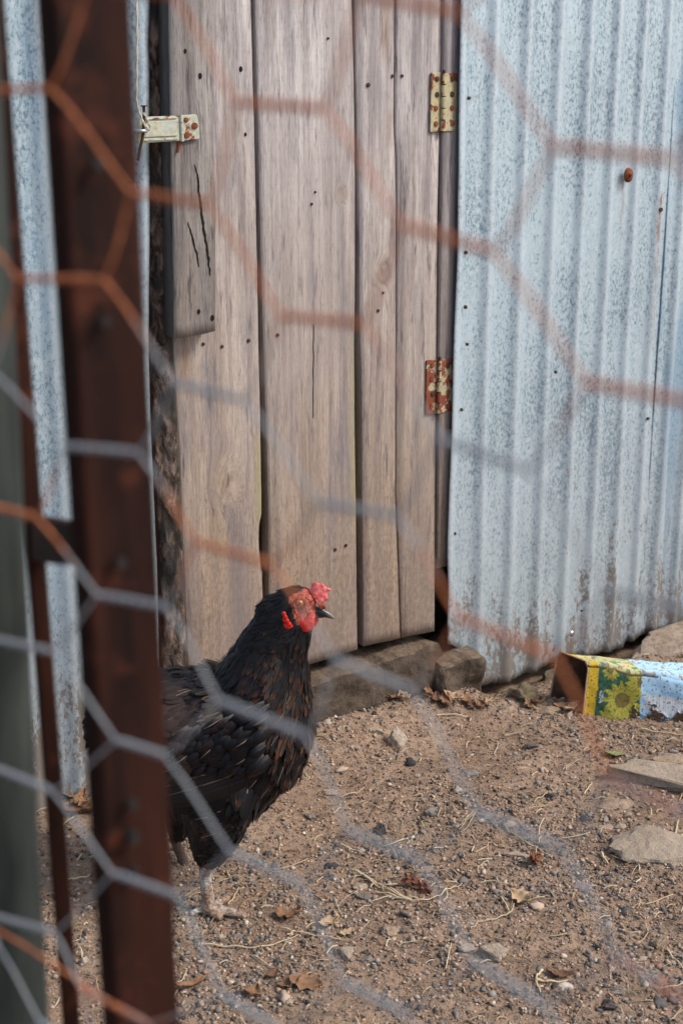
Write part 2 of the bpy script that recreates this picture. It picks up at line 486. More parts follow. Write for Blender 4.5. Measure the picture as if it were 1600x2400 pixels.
# ================================================================== THE SHED
shed = empty('shed', W0, WA)
tag(shed, 'shed of galvanised corrugated sheets with a weathered plank door', 'shed')
def edge_fn(pts, o=0.0):
    """an edge traced in the photograph -> function height -> distance along the wall"""
    q = sorted([wpt(px, py, o)[::-1] for px, py in pts])
    zs = [a for a, _ in q]; ss = [c for _, c in q]
    sl0 = (ss[-1] - ss[0]) / (zs[-1] - zs[0]) if len(q) > 1 else 0
    def f(z):
        if z > zs[-1]: return ss[-1] + (z - zs[-1]) * sl0 * 0.3
        if z < zs[0]: return ss[0]
        return float(np.interp(z, zs, ss))
    return f
TOPZ = 1.80
def plank(name, left, right, bottom, top=TOPZ, o=0.0, th=0.024, mat=None, parent=None, rag=0.0009, seed=0, nx_=6, label=None, bow=0.0, side_mat=None):
    """left/right: edge functions; bottom: function s -> height; front face at o, bevelled, a little uneven"""
    zb = 0.5 * (bottom(left(0.1)) + bottom(right(0.1)))
    nz = max(8, int((top - zb) / 0.02))
    rnd = random.Random(seed)
    ph = rnd.random() * 50
    bm = bmesh.new()
    cols = []
    for j in range(nz + 1):
        t = j / nz
        z0 = zb + (top - zb) * t
        l = left(z0) + rag * mnoise.noise((ph, z0 * 4, 0)) * 0.8 + rag * 0.7 * mnoise.noise((ph, z0 * 90, 3))
        r = right(z0) + rag * mnoise.noise((ph + 9, z0 * 4, 0)) * 0.8 + rag * 0.7 * mnoise.noise((ph + 9, z0 * 90, 3))
        row = []
        for i in range(nx_ + 1):
            u = 0.0 if i == 0 else 1.0 if i == nx_ else (0.014 if i == 1 else 0.986 if i == nx_ - 1 else (i - 1) / (nx_ - 2))
            s = l + (r - l) * u
            zz = bottom(s) + (top - bottom(s)) * t + (0.0012 * mnoise.noise((s * 160, ph, 1)) if j == 0 else 0)
            yy = -o + 0.0009 * mnoise.noise((s * 25, z0 * 4, ph)) - bow * 4 * u * (1 - u) + (0.0022 if i in (0, nx_) else 0)
            row.append(bm.verts.new((s, yy, zz)))
        cols.append(row)
    back = [[bm.verts.new((row[i].co.x, -o + th, row[i].co.z)) for i in (0, nx_)] for row in cols]
    for j in range(nz):
        for i in range(nx_):
            bm.faces.new((cols[j][i], cols[j][i + 1], cols[j + 1][i + 1], cols[j + 1][i])).smooth = 0 < i < nx_ - 1
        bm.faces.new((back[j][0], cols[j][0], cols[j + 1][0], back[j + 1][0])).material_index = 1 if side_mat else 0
        bm.faces.new((cols[j][nx_], back[j][1], back[j + 1][1], cols[j + 1][nx_]))
        bm.faces.new((back[j][1], back[j][0], back[j + 1][0], back[j + 1][1]))
    bm.faces.new([cols[0][i] for i in range(nx_, -1, -1)] + [back[0][0], back[0][1]])
    bm.faces.new([cols[nz][i] for i in range(nx_ + 1)] + [back[nz][1], back[nz][0]])
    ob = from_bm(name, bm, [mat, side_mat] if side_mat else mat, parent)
    if label: ob['label'] = label
    return ob

e_p0l = edge_fn([(392, 0), (405, 800), (420, 1060), (438, 1530)])
e_p0r = edge_fn([(589, 0), (597, 306), (604, 620), (607, 800), (612, 1004), (614, 1208), (607, 1240), (608, 1300), (615, 1345), (617, 1390), (619, 1560)])
e_p1l = edge_fn([(600, 0), (606, 306), (611, 500), (619, 800), (626, 1004), (631, 1208), (632, 1390), (634, 1560)])
e_p1r = edge_fn([(825, 0), (830, 204), (833, 408), (833, 700), (831, 800), (832, 1000), (835, 1200), (838, 1520)])
e_p2l = edge_fn([(830, 0), (835, 204), (840, 500), (842, 700), (844, 800), (847, 900), (849, 1200), (851, 1515)])
e_p2r = edge_fn([(924, 0), (922, 300), (926, 360), (928, 500), (926, 1150), (938, 1495)])
e_p3l = edge_fn([(929, 0), (926, 300), (929, 360), (930, 500), (928, 1150), (941, 1495)])
e_p3r = edge_fn([(1035, 0), (1033, 180), (1030, 320), (1026, 500), (1023, 800), (1021, 1100), (1019, 1290), (1018, 1478)])
_bl = sorted(wpt(px, py) for px, py in [(420, 1640), (560, 1600), (730, 1556), (838, 1522), (851, 1515), (940, 1495), (1018, 1478)])
door_bottom = lambda s: float(np.interp(s, [a for a, _ in _bl], [c for _, c in _bl]))

kn0 = wpt(532, 1128); kn2 = wpt(893, 640); kn3 = wpt(800, 455)
m_wood0 = wood_mat('weathered_plank_knotty', knots=[(kn0[0], kn0[1], 0.048)], stain=[(wpt(430, 850)[0], wpt(430, 850)[1], 0.018, 0.04)],
                   green=[(wpt(610, 1150)[0], wpt(612, 1250)[1], wpt(612, 1020)[1])])
m_wood1 = wood_mat('weathered_plank_wide', knots=[(kn3[0], kn3[1], 0.018)], stain=[(wpt(690, 0)[0], wpt(690, 0)[1] + 0.04, 0.06, 0.05)],
                   green=[(wpt(831, 900)[0], wpt(831, 1250)[1], wpt(831, 750)[1])])
m_wood2 = wood_mat('weathered_plank_split', knots=[(kn2[0], kn2[1], 0.028)], stain=[(wpt(902, 60)[0], wpt(902, 60)[1], 0.012, 0.06), (wpt(912, 300)[0], wpt(912, 300)[1], 0.006, 0.03)])
m_wood3 = wood_mat('weathered_plank_narrow')
m_woodd = wood_mat('weathered_batten', dark=0.56)
m_woodj = wood_mat('door_jamb_wood', dark=1.0)
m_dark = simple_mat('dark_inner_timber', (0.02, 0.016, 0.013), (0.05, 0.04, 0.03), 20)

door = empty('door', (0, 0, 0)); door.parent = shed
door['label'] = 'weathered grey plank door with gaps between its boards'
plank('plank', e_p0l, e_p0r, door_bottom, mat=m_wood0, parent=door, seed=1, nx_=8, label='left plank with a large knot')
plank('plank', e_p1l, e_p1r, door_bottom, mat=m_wood1, parent=door, seed=2, nx_=8, label='wide pale middle plank')
plank('plank', e_p2l, e_p2r, door_bottom, mat=m_wood2, parent=door, seed=3, label='plank right of the wide gap, with a small knot')
plank('plank', e_p3l, e_p3r, door_bottom, mat=m_wood3, parent=door, seed=4, label='narrow plank that carries the hinges')
# upright batten screwed over the left plank; shade on its thick left edge is painted as darker wood
bo = 0.034
bl_ = edge_fn([(396, 0), (400, 300), (407, 540), (410, 792)], bo)
br_ = edge_fn([(494, 0), (500, 300), (508, 510), (506, 780)], bo)
bb = [wpt(410, 793, bo), wpt(440, 791, bo), (lambda a: (a[0], a[1]))(wpt(506, 776, bo))]
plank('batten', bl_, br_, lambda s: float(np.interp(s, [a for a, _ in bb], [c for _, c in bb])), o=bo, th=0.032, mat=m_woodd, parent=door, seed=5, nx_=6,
      rag=0.0016, side_mat=wood_mat('shaded_batten_side', dark=0.22), label='short grey batten over the left plank, split near its end')
# wany, bark-covered edge of the left plank
def bark_edge():
    bm = bmesh.new()
    lf = edge_fn([(352, 0), (352, 500), (362, 800), (376, 1020), (384, 1225), (393, 1530)])
    rows = []
    zb = 0.012; nz = 150; nk = 10
    for j in range(nz + 1):
        z = zb + (TOPZ - zb) * j / nz
        l = lf(z); r = e_p0l(z) - 0.0006
        row = []
        for i in range(nk + 1):
            u = i / nk
            prof = 0.020 * (1 - u) ** 1.6
            lump = 0.008 * mnoise.noise((u * 2.2, z * 34, 2)) + 0.005 * mnoise.noise((u * 5, z * 90, 7))
            e = min(1, (1 - u) * 4)
            row.append(bm.verts.new((l + (r - l) * u + 0.004 * mnoise.noise((0, z * 22, 5)) * (1 - u), prof + lump * e, z)))
        rows.append(row)
    for j in range(nz):
        for i in range(nk):
            bm.faces.new((rows[j][i], rows[j][i + 1], rows[j + 1][i + 1], rows[j + 1][i])).smooth = True
        # back edge
    bk = [bm.verts.new((row[0].co.x + 0.002, 0.05, row[0].co.z)) for row in rows]
    bk2 = [bm.verts.new((row[-1].co.x, 0.05, row[0].co.z)) for row in rows]
    for j in range(nz):
        bm.faces.new((bk[j], rows[j][0], rows[j + 1][0], bk[j + 1]))
        bm.faces.new((bk2[j], bk[j], bk[j + 1], bk2[j + 1]))
        bm.faces.new((rows[j][-1], bk2[j], bk2[j + 1], rows[j + 1][-1]))
    N = NT('bark', rough=0.95, spec=0.1)
    n = N.noise(N.map(N.obj, (1, 1, 0.45)), 70, 6, 0.7, 0.6)
    n2 = N.noise(N.map(N.obj, (1, 1, 0.3)), 24, 3, 0.6)
    c = N.ramp(n, [(0.40, (0.035, 0.03, 0.028)), (0.52, (0.14, 0.10, 0.075)), (0.64, (0.34, 0.26, 0.22))])
    c = N.mix(N.ramp(n2, [(0.5, 0.0), (0.62, 1.0)]), c, (0.06, 0.055, 0.05))
    N.col(c); N.bump(n, 1.0, 0.008)
    o = from_bm('bark_edge', bm, N.m, door); o['label'] = 'rough bark edge of the left plank'
bark_edge()
# ledges behind the boards
for z in (0.32, 0.92, 1.55):
    bm = bmesh.new(); box_bm(bm, e_p0l(z) + 0.02, e_p3r(z) - 0.01, 0.026, 0.05, z, z + 0.09)
    from_bm('ledge', bm, m_dark, door)
# cracks as thin wedges standing in the batten
m_black = simple_mat('dark_crack', (0.008, 0.007, 0.006), (0.015, 0.012, 0.01), 50, rough=1.0, bump=0)
def crack(pts, w, o, parent):
    q0 = [wpt(px, py, o) for px, py in pts]; q = []
    for (a, b_) in zip(q0[:-1], q0[1:]):
        for k in range(6):
            t = k / 6; z = a[1] + (b_[1] - a[1]) * t
            q.append((a[0] + (b_[0] - a[0]) * t + 0.0016 * mnoise.noise((z * 140, w * 900, 0)), z))
    q.append(q0[-1])
    bm = bmesh.new(); prev = None
    n = len(q)
    for i, (s, z) in enumerate(q):
        ww = w * math.sin(math.pi * (i + 0.35) / (n - 0.3)) ** 0.7 * (0.75 + 0.8 * mnoise.noise((z * 170, 4, w * 700))) + 0.0002
        a = bm.verts.new((s - ww / 2, -o - 0.0015, z)); c_ = bm.verts.new((s + ww / 2, -o - 0.0015, z))
        if prev: bm.faces.new((prev[0], prev[1], c_, a))
        prev = (a, c_)
    ex = bmesh.ops.extrude_face_region(bm, geom=bm.faces[:])
    bmesh.ops.translate(bm, verts=[v for v in ex['geom'] if isinstance(v, bmesh.types.BMVert)], vec=(0, 0.004, 0))
    from_bm('split', bm, m_black, parent)
crack([(455, 385), (463, 412), (466, 450), (472, 500), (478, 545), (485, 585), (490, 625), (493, 645)], 0.0042, bo, door)
crack([(440, 520), (448, 548), (456, 575), (462, 600), (466, 625)], 0.0028, bo, door)
crack([(735, 760), (734, 850), (733, 980)], 0.0008, 0.0, door)
# nails
m_nail = simple_mat('dark_nail', (0.02, 0.013, 0.010), (0.07, 0.035, 0.022), 200, rough=0.7)
m_rust = simple_mat('rust', (0.10, 0.028, 0.014), (0.26, 0.075, 0.03), 260, rough=0.9)
def disc(bm, s, z, y, r, h=0.0015, n=10, sz=1.0):
    top = [bm.verts.new((s + r * math.cos(2 * math.pi * k / n) * 0.9, y - h, z + r * sz * math.sin(2 * math.pi * k / n) * 0.9)) for k in range(n)]
    bot = [bm.verts.new((s + r * math.cos(2 * math.pi * k / n), y + 0.001, z + r * sz * math.sin(2 * math.pi * k / n))) for k in range(n)]
    c_ = bm.verts.new((s, y - h * 1.3, z))
    for k in range(n):
        k2 = (k + 1) % n
        bm.faces.new((top[k2], top[k], c_)); bm.faces.new((bot[k], top[k], top[k2], bot[k2]))
for (px, py, r) in [(862, 199, .0036), (919, 178, .0028), (941, 178, .0028), (582, 798, .0032), (476, 806, .003), (520, 812, .0028), (650, 785, .0028), (885, 728, .003),
                    (897, 686, .002), (785, 1288, .003), (810, 1278, .003), (768, 90, .002), (738, 450, .002), (730, 478, .0022)]:
    s, z = wpt(px, py); bm = bmesh.new(); disc(bm, s, z, -0.0004, r); from_bm('nail', bm, m_nail, door)
for (px, py, r) in [(434, 120, .0024), (469, 178, .0030), (564, 162, .0030), (466, 730, .0026), (498, 745, .0032), (575, 315, .002)]:
    oo = bo if px < 505 else 0.0
    s, z = wpt(px, py, oo); bm = bmesh.new(); disc(bm, s, z, -oo - 0.0004, r, h=0.0008, sz=1.5); from_bm('nail', bm, m_black, door)

# right jamb between the door and the sheet
jl = edge_fn([(1041, 0), (1035, 500), (1030, 800), (1027, 1100), (1025, 1300)], 0.006)
jr = edge_fn([(1084, 0), (1074, 800), (1060, 1300)], 0.006)
jbz = wpt(1040, 1325)[1]
plank('door_jamb', jl, jr, lambda s: jbz, o=0.006, th=0.05, mat=m_woodj, parent=shed, seed=9, nx_=3, label='brown jamb right of the door')
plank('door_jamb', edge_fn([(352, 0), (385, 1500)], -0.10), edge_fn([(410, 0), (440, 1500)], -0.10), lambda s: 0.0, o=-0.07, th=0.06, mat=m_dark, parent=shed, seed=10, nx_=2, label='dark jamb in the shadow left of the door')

# corrugated sheets
PITCHW = 0.0715
def sheet(name, s0, s1, bottom, top, mat, o=0.010, phase=0.0, left=None, right=None, amp=0.0047, label=None, per=22, seed=0, warp=0.004):
    n = int((s1 - s0) / PITCHW * per)
    nz = 46
    V = np.zeros((nz + 1, n + 1, 3)); RC = np.ones((nz + 1, n + 1, 4))
    for i in range(n + 1):
        s = s0 + (s1 - s0) * i / n
        zb = bottom(s)
        for j in range(nz + 1):
            t = (j / nz) ** 1.25
            z = zb + (top - zb) * t
            ss = s
            if left is not None: ss += (left(z) - s0) * max(0, 1 - i / (per * 1.2))
            if right is not None: ss += (right(z) - s1) * max(0, 1 - (n - i) / (per * 1.2))
            w = 2 * math.pi * (s - ridge) / PITCHW * (1 + max(0.0, s - ridge) * 0.30) + phase + 0.25 * mnoise.noise((s * 3, z * 0.8, seed))
            cw = math.cos(w)
            prof = 2 * ((1 + cw) / 2) ** 3.0 - 0.6
            y = -o - amp * prof * (1 + 0.25 * mnoise.noise((s * 4, 0, seed + 3))) + warp * mnoise.noise((s * 3.5, z * 2.2, seed + 7)) + 0.0011 * mnoise.noise((s * 28, z * 16, seed))
            if left is not None: y -= 0.007 * max(0.0, 1 - i / 9.0)
            low = max(0.0, 1 - (z - zb) / 0.10)
            y += low * 0.006 * mnoise.noise((s * 14, z * 12, seed + 11))
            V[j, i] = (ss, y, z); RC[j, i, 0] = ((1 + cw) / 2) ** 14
    idx = np.arange((nz + 1) * (n + 1)).reshape(nz + 1, n + 1)
    Fq = np.stack([idx[:-1, :-1], idx[:-1, 1:], idx[1:, 1:], idx[1:, :-1]], -1).reshape(-1, 4)
    ob = from_np(name, V.reshape(-1, 3), Fq, mat, shed, smooth=True, colors=RC.reshape(-1, 4))
    md = ob.modifiers.new('thickness', 'SOLIDIFY'); md.thickness = 0.0012; md.offset = 1
    if label: ob['label'] = label
    return ob
def run_at(px, py0, py1, w, k):
    a = wpt(px, py0, 0.012); b_ = wpt(px, py1, 0.012)
    return (a[0], a[1], b_[1], w, k)
m_zinc = zinc_mat('galvanised_sheet', runs=[run_at(1467, 424, 620, 0.006, 0.6), run_at(1094, 232, 290, 0.003, 0.6), run_at(1297, 873, 960, 0.003, 0.5), run_at(1543, 495, 560, 0.003, 0.5), run_at(1548, 455, 900, 0.007, 1.0), run_at(1086, 722, 790, 0.003, 0.5)])
m_zinc_l = zinc_mat('galvanised_sheet_left', base=(0.32, 0.42, 0.49), dark=(0.11, 0.18, 0.23), stain_h=(0.10, 0.55), blue=0.25)
m_zinc_b = zinc_mat('galvanised_sheet_blue', blue=0.55)
m_roof = zinc_mat('roof_sheet', stain_h=(-2, -1))
so = 0.006
lp = [(1047, 1505), (1072, 1520), (1105, 1545), (1122, 1566), (1127, 1607), (1160, 1600), (1200, 1596), (1217, 1584), (1235, 1576), (1262, 1570), (1290, 1556), (1350, 1537), (1395, 1534),
      (1430, 1524), (1457, 1518), (1461, 1506), (1488, 1496), (1500, 1487), (1540, 1482), (1570, 1476), (1600, 1470), (1700, 1450)]
_sb = sorted(wpt(px, py, so) for px, py in lp)
sb_s = [a for a, _ in _sb]; sb_z = [c for _, c in _sb]
def sheet_bottom(s): return float(np.interp(s, sb_s, sb_z)) + 0.004 * mnoise.noise((s * 60, 1, 1)) + 0.004 * mnoise.noise((s * 170, 5, 1))
sl_ = edge_fn([(1077, 0), (1069, 600), (1061, 816), (1058, 1000), (1050, 1170), (1046, 1300), (1049, 1380), (1047, 1500)], so + 0.010)
S0 = sl_(0.6)
S_seam = wpt(1560, 500, so)[0]
ridge = wpt(1240, 0, so)[0]
ph_ = 0.0
sheet('corrugated_sheet', S0, S_seam + 0.06, sheet_bottom, 1.86, m_zinc, o=so, left=sl_, phase=ph_, seed=3, label='galvanised corrugated sheet right of the door, earth-stained at its ragged foot')
sheet('corrugated_sheet', S_seam, 2.1, lambda s: sheet_bottom(min(s, 1.2)) + 0.004, 1.86, m_zinc_b, o=so + 0.004, phase=ph_ + 0.2, seed=4, label='bluish corrugated sheet at the right edge, lapped over its neighbour')
sr_ = edge_fn([(350, 0), (343, 120), (348, 150), (347, 300), (349, 500), (346, 800), (350, 1000), (362, 1300), (368, 1600)], 0.0)
S1 = sr_(0.8)
sheet('corrugated_sheet', -1.55, S1, lambda s: -0.01 + 0.006 * mnoise.noise((s * 20, 0, 0)), 1.86, m_zinc_l, o=0.0, right=sr_, seed=5, warp=0.008, amp=0.0045, label='corrugated sheet left of the door, seen between the steel bars')
# holes, nails and marks on the right sheet
def on_sheet(px, py, o=so):
    s, z = wpt(px, py, o + 0.004)
    return s, z
for (px, py, r) in [(1094, 230, .0030), (1087, 591, .0034), (1086, 719, .0035), (1543, 491, .0042), (1090, 806, .003), (1297, 871, .003), (1077, 959, .003), (1513, 980, .003), (1061, 1249, .003), (1358, 1430, .0022)]:
    s, z = on_sheet(px, py); bm = bmesh.new(); disc(bm, s, z, -so - 0.0085, r, h=0.002)
    bm.verts.ensure_lookup_table(); from_bm('nail', bm, m_nail, shed)
s, z = on_sheet(1466, 410); bm = bmesh.new(); disc(bm, s, z, -so - 0.009, 0.0098, h=0.004, n=14, sz=1.35)
o_ = from_bm('rusty_screw', bm, m_rust, shed, smooth=True); o_['label'] = 'large rusted screw head on the right sheet'
bm = bmesh.new(); disc(bm, s, z, -so - 0.0125, 0.0035, h=0.003, n=8); from_bm('rusty_screw', bm, m_nail, shed)
m_bright = simple_mat('bright_zinc', (0.55, 0.56, 0.58), (0.7, 0.7, 0.72), 60, rough=0.25, metal=0.9, bump=0)
s, z = on_sheet(1334, 1483); bm = bmesh.new(); bmesh.ops.create_uvsphere(bm, u_segments=12, v_segments=8, radius=0.0066)
for v in bm.verts: v.co = Vector((v.co.x + s, v.co.y * 0.5 - so - 0.010, v.co.z + z))
from_bm('roofing_nail', bm, m_bright, shed, smooth=True)

# the rest of the shed: side and rear walls, roof, dark inside
def shed_box(name, x0, x1, y0, y1, z0, z1, m, label=None):
    bm = bmesh.new(); box_bm(bm, x0, x1, y0, y1, z0, z1); o = from_bm(name, bm, m, shed)
    if label: o['label'] = label
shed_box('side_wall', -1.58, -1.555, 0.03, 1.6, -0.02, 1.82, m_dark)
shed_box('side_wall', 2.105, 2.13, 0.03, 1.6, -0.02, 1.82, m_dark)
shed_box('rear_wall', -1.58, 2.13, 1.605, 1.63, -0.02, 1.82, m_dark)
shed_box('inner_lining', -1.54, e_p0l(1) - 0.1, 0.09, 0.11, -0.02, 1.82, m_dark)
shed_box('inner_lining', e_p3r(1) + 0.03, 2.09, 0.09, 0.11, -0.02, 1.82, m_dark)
def roof():
    n = 160
    V = []; 
    for j in range(2):
        for i in range(n + 1):
            x = -1.66 + 3.88 * i / n
            y = -0.10 + 1.85 * j
            V.append((x, y, 1.92 - 0.05 * y + 0.008 * math.cos(i * 1.25)))
    Fq = [(i, i + 1, n + 2 + i, n + 1 + i) for i in range(n)]
    ob = from_np('roof', np.array(V), np.array(Fq), m_roof, shed, smooth=True)
    ob.modifiers.new('thickness', 'SOLIDIFY').thickness = 0.002
roof()

# hinges
def hinge(px0, py0, px1, py1, amount, seed, label, pxk):
    o = 0.0035
    (s0, z1) = wpt(px0, py0, o); (s1, _) = wpt(px1, py0, o); (_, z0) = wpt(px0, py1, o)
    sk = wpt(pxk, py0, o)[0]
    m = rust_plate_mat('hinge_plate_%d' % seed, amount=amount)
    r = empty('hinge'); r.parent = shed; r['label'] = label
    rr = 0.0042
    bm = bmesh.new(); box_bm(bm, s0, sk - rr * 0.6, -0.0045, -0.0015, z0, z1, bevel=0.0006); from_bm('leaf', bm, m, r)
    bm = bmesh.new(); box_bm(bm, sk + rr * 0.9, s1, -0.0085, -0.0055, z0 + 0.001, z1 - 0.001, bevel=0.0006); from_bm('leaf', bm, m, r)
    n = 5
    for k in range(n):
        a = z0 + (z1 - z0) * k / n + 0.0009; b_ = z0 + (z1 - z0) * (k + 1) / n - 0.0009
        V, Fq = tube_np([(sk, -0.0075, a), (sk, -0.0075, b_)], rr, 12)
        q = MB(); q.add(V, Fq); kk = q.build('knuckle', m, r)
    V, Fq = tube_np([(sk, -0.0075, z0 - 0.001), (sk, -0.0075, z1 + 0.004)], 0.0026, 10)
    q = MB(); q.add(V, Fq); q.build('pin', m_nail, r)
    rd = random.Random(seed)
    for k in range(4):
        z = z0 + (z1 - z0) * (0.13 + 0.25 * k)
        for side in (0, 1):
            s = (s0 + (sk - s0) * (0.42 + 0.12 * rd.random())) if side == 0 else (sk + (s1 - sk) * (0.62 + 0.15 * rd.random()))
            bm = bmesh.new(); disc(bm, s, z + (rd.random() - .5) * 0.004, -0.0047 if side == 0 else -0.0087, 0.0042, h=0.0012, sz=1.15)
            from_bm('screw', bm, m_rust if rd.random() < 0.5 else m_nail, r)
hinge(1010, 170, 1066, 309, 0.40, 3, 'upper hinge, yellowish with a rust patch on its left leaf', 1036)
hinge(999, 845, 1056, 972, 0.75, 8, 'lower hinge, mostly rusted red', 1026)

# latch (hasp) across the left of the door
def latch():
    m = rust_plate_mat('hasp_plate', plate=(0.50, 0.51, 0.38), amount=0.3)
    r = empty('latch'); r.parent = shed; r['label'] = 'pale metal hasp with rusty screws at the left of the door'
    o = bo + 0.006
    P = lambda px, py: wpt(px, py, o)
    def plate(name, pts, th=0.002, oo=0.0, m_=m):
        bm = bmesh.new()
        vs_ = [bm.verts.new((P(*p)[0], -o - oo, P(*p)[1])) for p in pts]
        f = bm.faces.new(vs_)
        ex = bmesh.ops.extrude_face_region(bm, geom=[f])
        bmesh.ops.translate(bm, verts=[v for v in ex['geom'] if isinstance(v, bmesh.types.BMVert)], vec=(0, th, 0))
        bmesh.ops.bevel(bm, geom=bm.edges[:], offset=0.0006, segments=1, affect='EDGES')
        return from_bm(name, bm, m_, r)
    plate('strap', [(322, 276), (330, 274), (421, 271), (424, 330), (330, 336), (318, 334)])
    plate('raised_panel', [(335, 285), (412, 282), (414, 318), (333, 322)], th=0.003, oo=0.003)
    plate('rib', [(340, 277), (413, 274), (413, 278), (340, 281)], th=0.003, oo=0.0025)
    plate('rib', [(331, 325), (416, 322), (417, 328), (331, 331)], th=0.003, oo=0.0025)
    plate('end_plate', [(427, 270), (458, 268), (463, 271), (466, 285), (468, 322), (465, 326), (430, 330)])
    for a, c_ in (((424, 269), (424.5, 286)), ((424.8, 287), (425.5, 314)), ((425.8, 315), (426.5, 331))):
        (s_a, z_a), (s_c, z_c) = P(*a), P(*c_)
        V, Fq = tube_np([(s_a, -o - 0.001, z_a), (s_c, -o - 0.001, z_c)], 0.0028, 10)
        q = MB(); q.add(V, Fq); q.build('knuckle', m, r)
    for px, py, rr in ((436, 281, .0036), (456, 295, .0050), (438, 317, .0046)):
        s, z = P(px, py); bm = bmesh.new(); disc(bm, s, z, -o - 0.0003, rr, h=0.0022, n=12); from_bm('screw', bm, m_rust, r)
    # bent nail pushed through the staple, steel staple loop
    q = MB()
    pts = [(P(331, 249)), (P(332, 262)), (P(331, 300)), (P(328, 325)), (P(322, 350)), (P(318, 376))]
    V, Fq = tube_np([(s, -o - 0.008, z) for s, z in pts], 0.0022, 8); q.add(V, Fq); q.build('pin', m_nail, r)
    s, z = P(332, 248); bm = bmesh.new(); bmesh.ops.create_cone(bm, cap_ends=True, segments=12, radius1=0.0048, radius2=0.0048, depth=0.0016, matrix=Matrix.Translation((s, -o - 0.008, z)))
    from_bm('pin_head', bm, m_nail, r)
    (sa, za), (sb2, zb2) = P(312, 306), P(340, 307)
    pts = [(sa, -o + 0.004, za), (sa + 0.004, -o - 0.010, za), ((sa + sb2) / 2, -o - 0.014, (za + zb2) / 2), (sb2 - 0.003, -o - 0.011, zb2), (sb2, -o + 0.001, zb2)]
    q = MB(); V, Fq = tube_np(pts, 0.0024, 8); q.add(V, Fq); q.build('staple', m_bright, r)
    s, z = P(421, 345)
    bm = bmesh.new(); bmesh.ops.create_cone(bm, cap_ends=True, segments=8, radius1=0.0016, radius2=0.003, depth=0.016, matrix=Matrix.Translation((s, -o + 0.002, z)) @ Matrix.Rotation(0.3, 4, 'Y'))
    from_bm('screw', bm, m_rust, r)
latch()
# cord hanging from above, looped over the pin
m_cord = simple_mat('cord', (0.42, 0.38, 0.30), (0.6, 0.56, 0.47), 500, rough=0.95, stretch=(1, 1, 3))
def cord():
    o = bo + 0.016
    px = [(319, -60), (321, 0), (322, 90), (321, 170), (320, 235), (326, 262), (338, 292), (350, 305), (353, 297), (344, 278), (336, 262)]
    pts = []
    for p in px:
        s, z = wpt(p[0], p[1], o); pts.append(W0 + WD * s + WN * o + Vector((0, 0, z)))
    base = pts[0].copy(); base.z = 0
    s, z = wpt(319, -60, o)
    pts.insert(0, W0 + WD * (s - 0.004) + WN * 0.012 + Vector((0, 0, z + 0.03)))
    q = MB()
    # two strands twisted
    fine = []
    for i in range(len(pts) - 1):
        for k in range(8): fine.append(pts[i].lerp(pts[i + 1], k / 8))
    for ph0 in (0, math.pi):
        P_ = [p + WD * 0.0009 * math.cos(ph0 + i * 0.7) + WN * 0.0009 * math.sin(ph0 + i * 0.7) for i, p in enumerate(fine)]
        V, Fq = tube_np(P_, 0.0011, 6); q.add(V, Fq)
    tag(q.build('cord', m_cord), 'thin pale cord hanging down beside the hasp and looped over its pin', 'cord')
cord()

# ================================================================== STONES
def rock(label, px, py, size, seed, mat, rz=0.0, sink=0.3, tilt=0.0, cat='stone', name='stone', at=None, group=None, nhull=16, sub=3, facets=0.8, z=None):
    r = random.Random(seed)
    bm = bmesh.new()
    for k in range(nhull):
        u = 2 * r.random() - 1; a = r.random() * 2 * math.pi; q = math.sqrt(1 - u * u)
        k2 = 0.82 + 0.28 * r.random()
        bm.verts.new((q * math.cos(a) * k2, q * math.sin(a) * k2, u * k2))
    bmesh.ops.convex_hull(bm, input=bm.verts[:])
    for v in [v for v in bm.verts if not v.link_faces]: bm.verts.remove(v)
    bmesh.ops.bevel(bm, geom=bm.edges[:], offset=0.06, segments=1, affect='EDGES')
    bmesh.ops.triangulate(bm, faces=bm.faces[:])
    bmesh.ops.subdivide_edges(bm, edges=[e for e in bm.edges if e.calc_length() > 0.25], cuts=sub, use_grid_fill=True)
    bmesh.ops.triangulate(bm, faces=bm.faces[:])
    for v in bm.verts:
        n = v.co.normalized()
        d = mnoise.noise(v.co * 11 + Vector((seed, seed, 0))) * 0.05 + mnoise.noise(v.co * 3.1 + Vector((seed, 3, 0))) * 0.10 + mnoise.noise(v.co * 1.8 + Vector((seed, 0, 0))) * 0.12 + mnoise.noise(v.co * 5 + Vector((0, seed, 0))) * 0.05
        v.co += n * d
        v.co.x *= size[0] / 2; v.co.y *= size[1] / 2; v.co.z *= size[2] / 2
    rot = Matrix.Rotation(rz, 4, 'Z') @ Matrix.Rotation(tilt, 4, 'X')
    bmesh.ops.transform(bm, matrix=rot, verts=bm.verts[:])
    zmin = min(v.co.z for v in bm.verts); zmax = max(v.co.z for v in bm.verts)
    hh = (zmax - zmin)
    for v in bm.verts: v.co.z -= zmin
    p = gp(px, py) if at is None else Vector(at)
    g = gz1(p.x, p.y) if z is None else z
    o = from_bm(name, bm, mat, None, smooth=False)
    o.location = (p.x, p.y, g - (sink + 0.14) * hh)
    tag(o, label, cat, group)
    return o
mr_pale = rock_mat('pale_stone', (0.32, 0.26, 0.20), (0.43, 0.37, 0.295), (0.20, 0.16, 0.13))
mr_grey = rock_mat('grey_stone', (0.13, 0.13, 0.13), (0.24, 0.225, 0.21))
mr_black = rock_mat('black_stone', (0.020, 0.022, 0.028), (0.06, 0.062, 0.07), (0.01, 0.01, 0.01))
mr_tan = rock_mat('tan_stone', (0.25, 0.18, 0.12), (0.38, 0.29, 0.21))
mr_slab = rock_mat('slab_stone', (0.24, 0.185, 0.14), (0.36, 0.29, 0.23), (0.10, 0.08, 0.06))
mr_dark = rock_mat('dark_earthy_stone', (0.055, 0.041, 0.030), (0.13, 0.098, 0.072), (0.03, 0.025, 0.02))
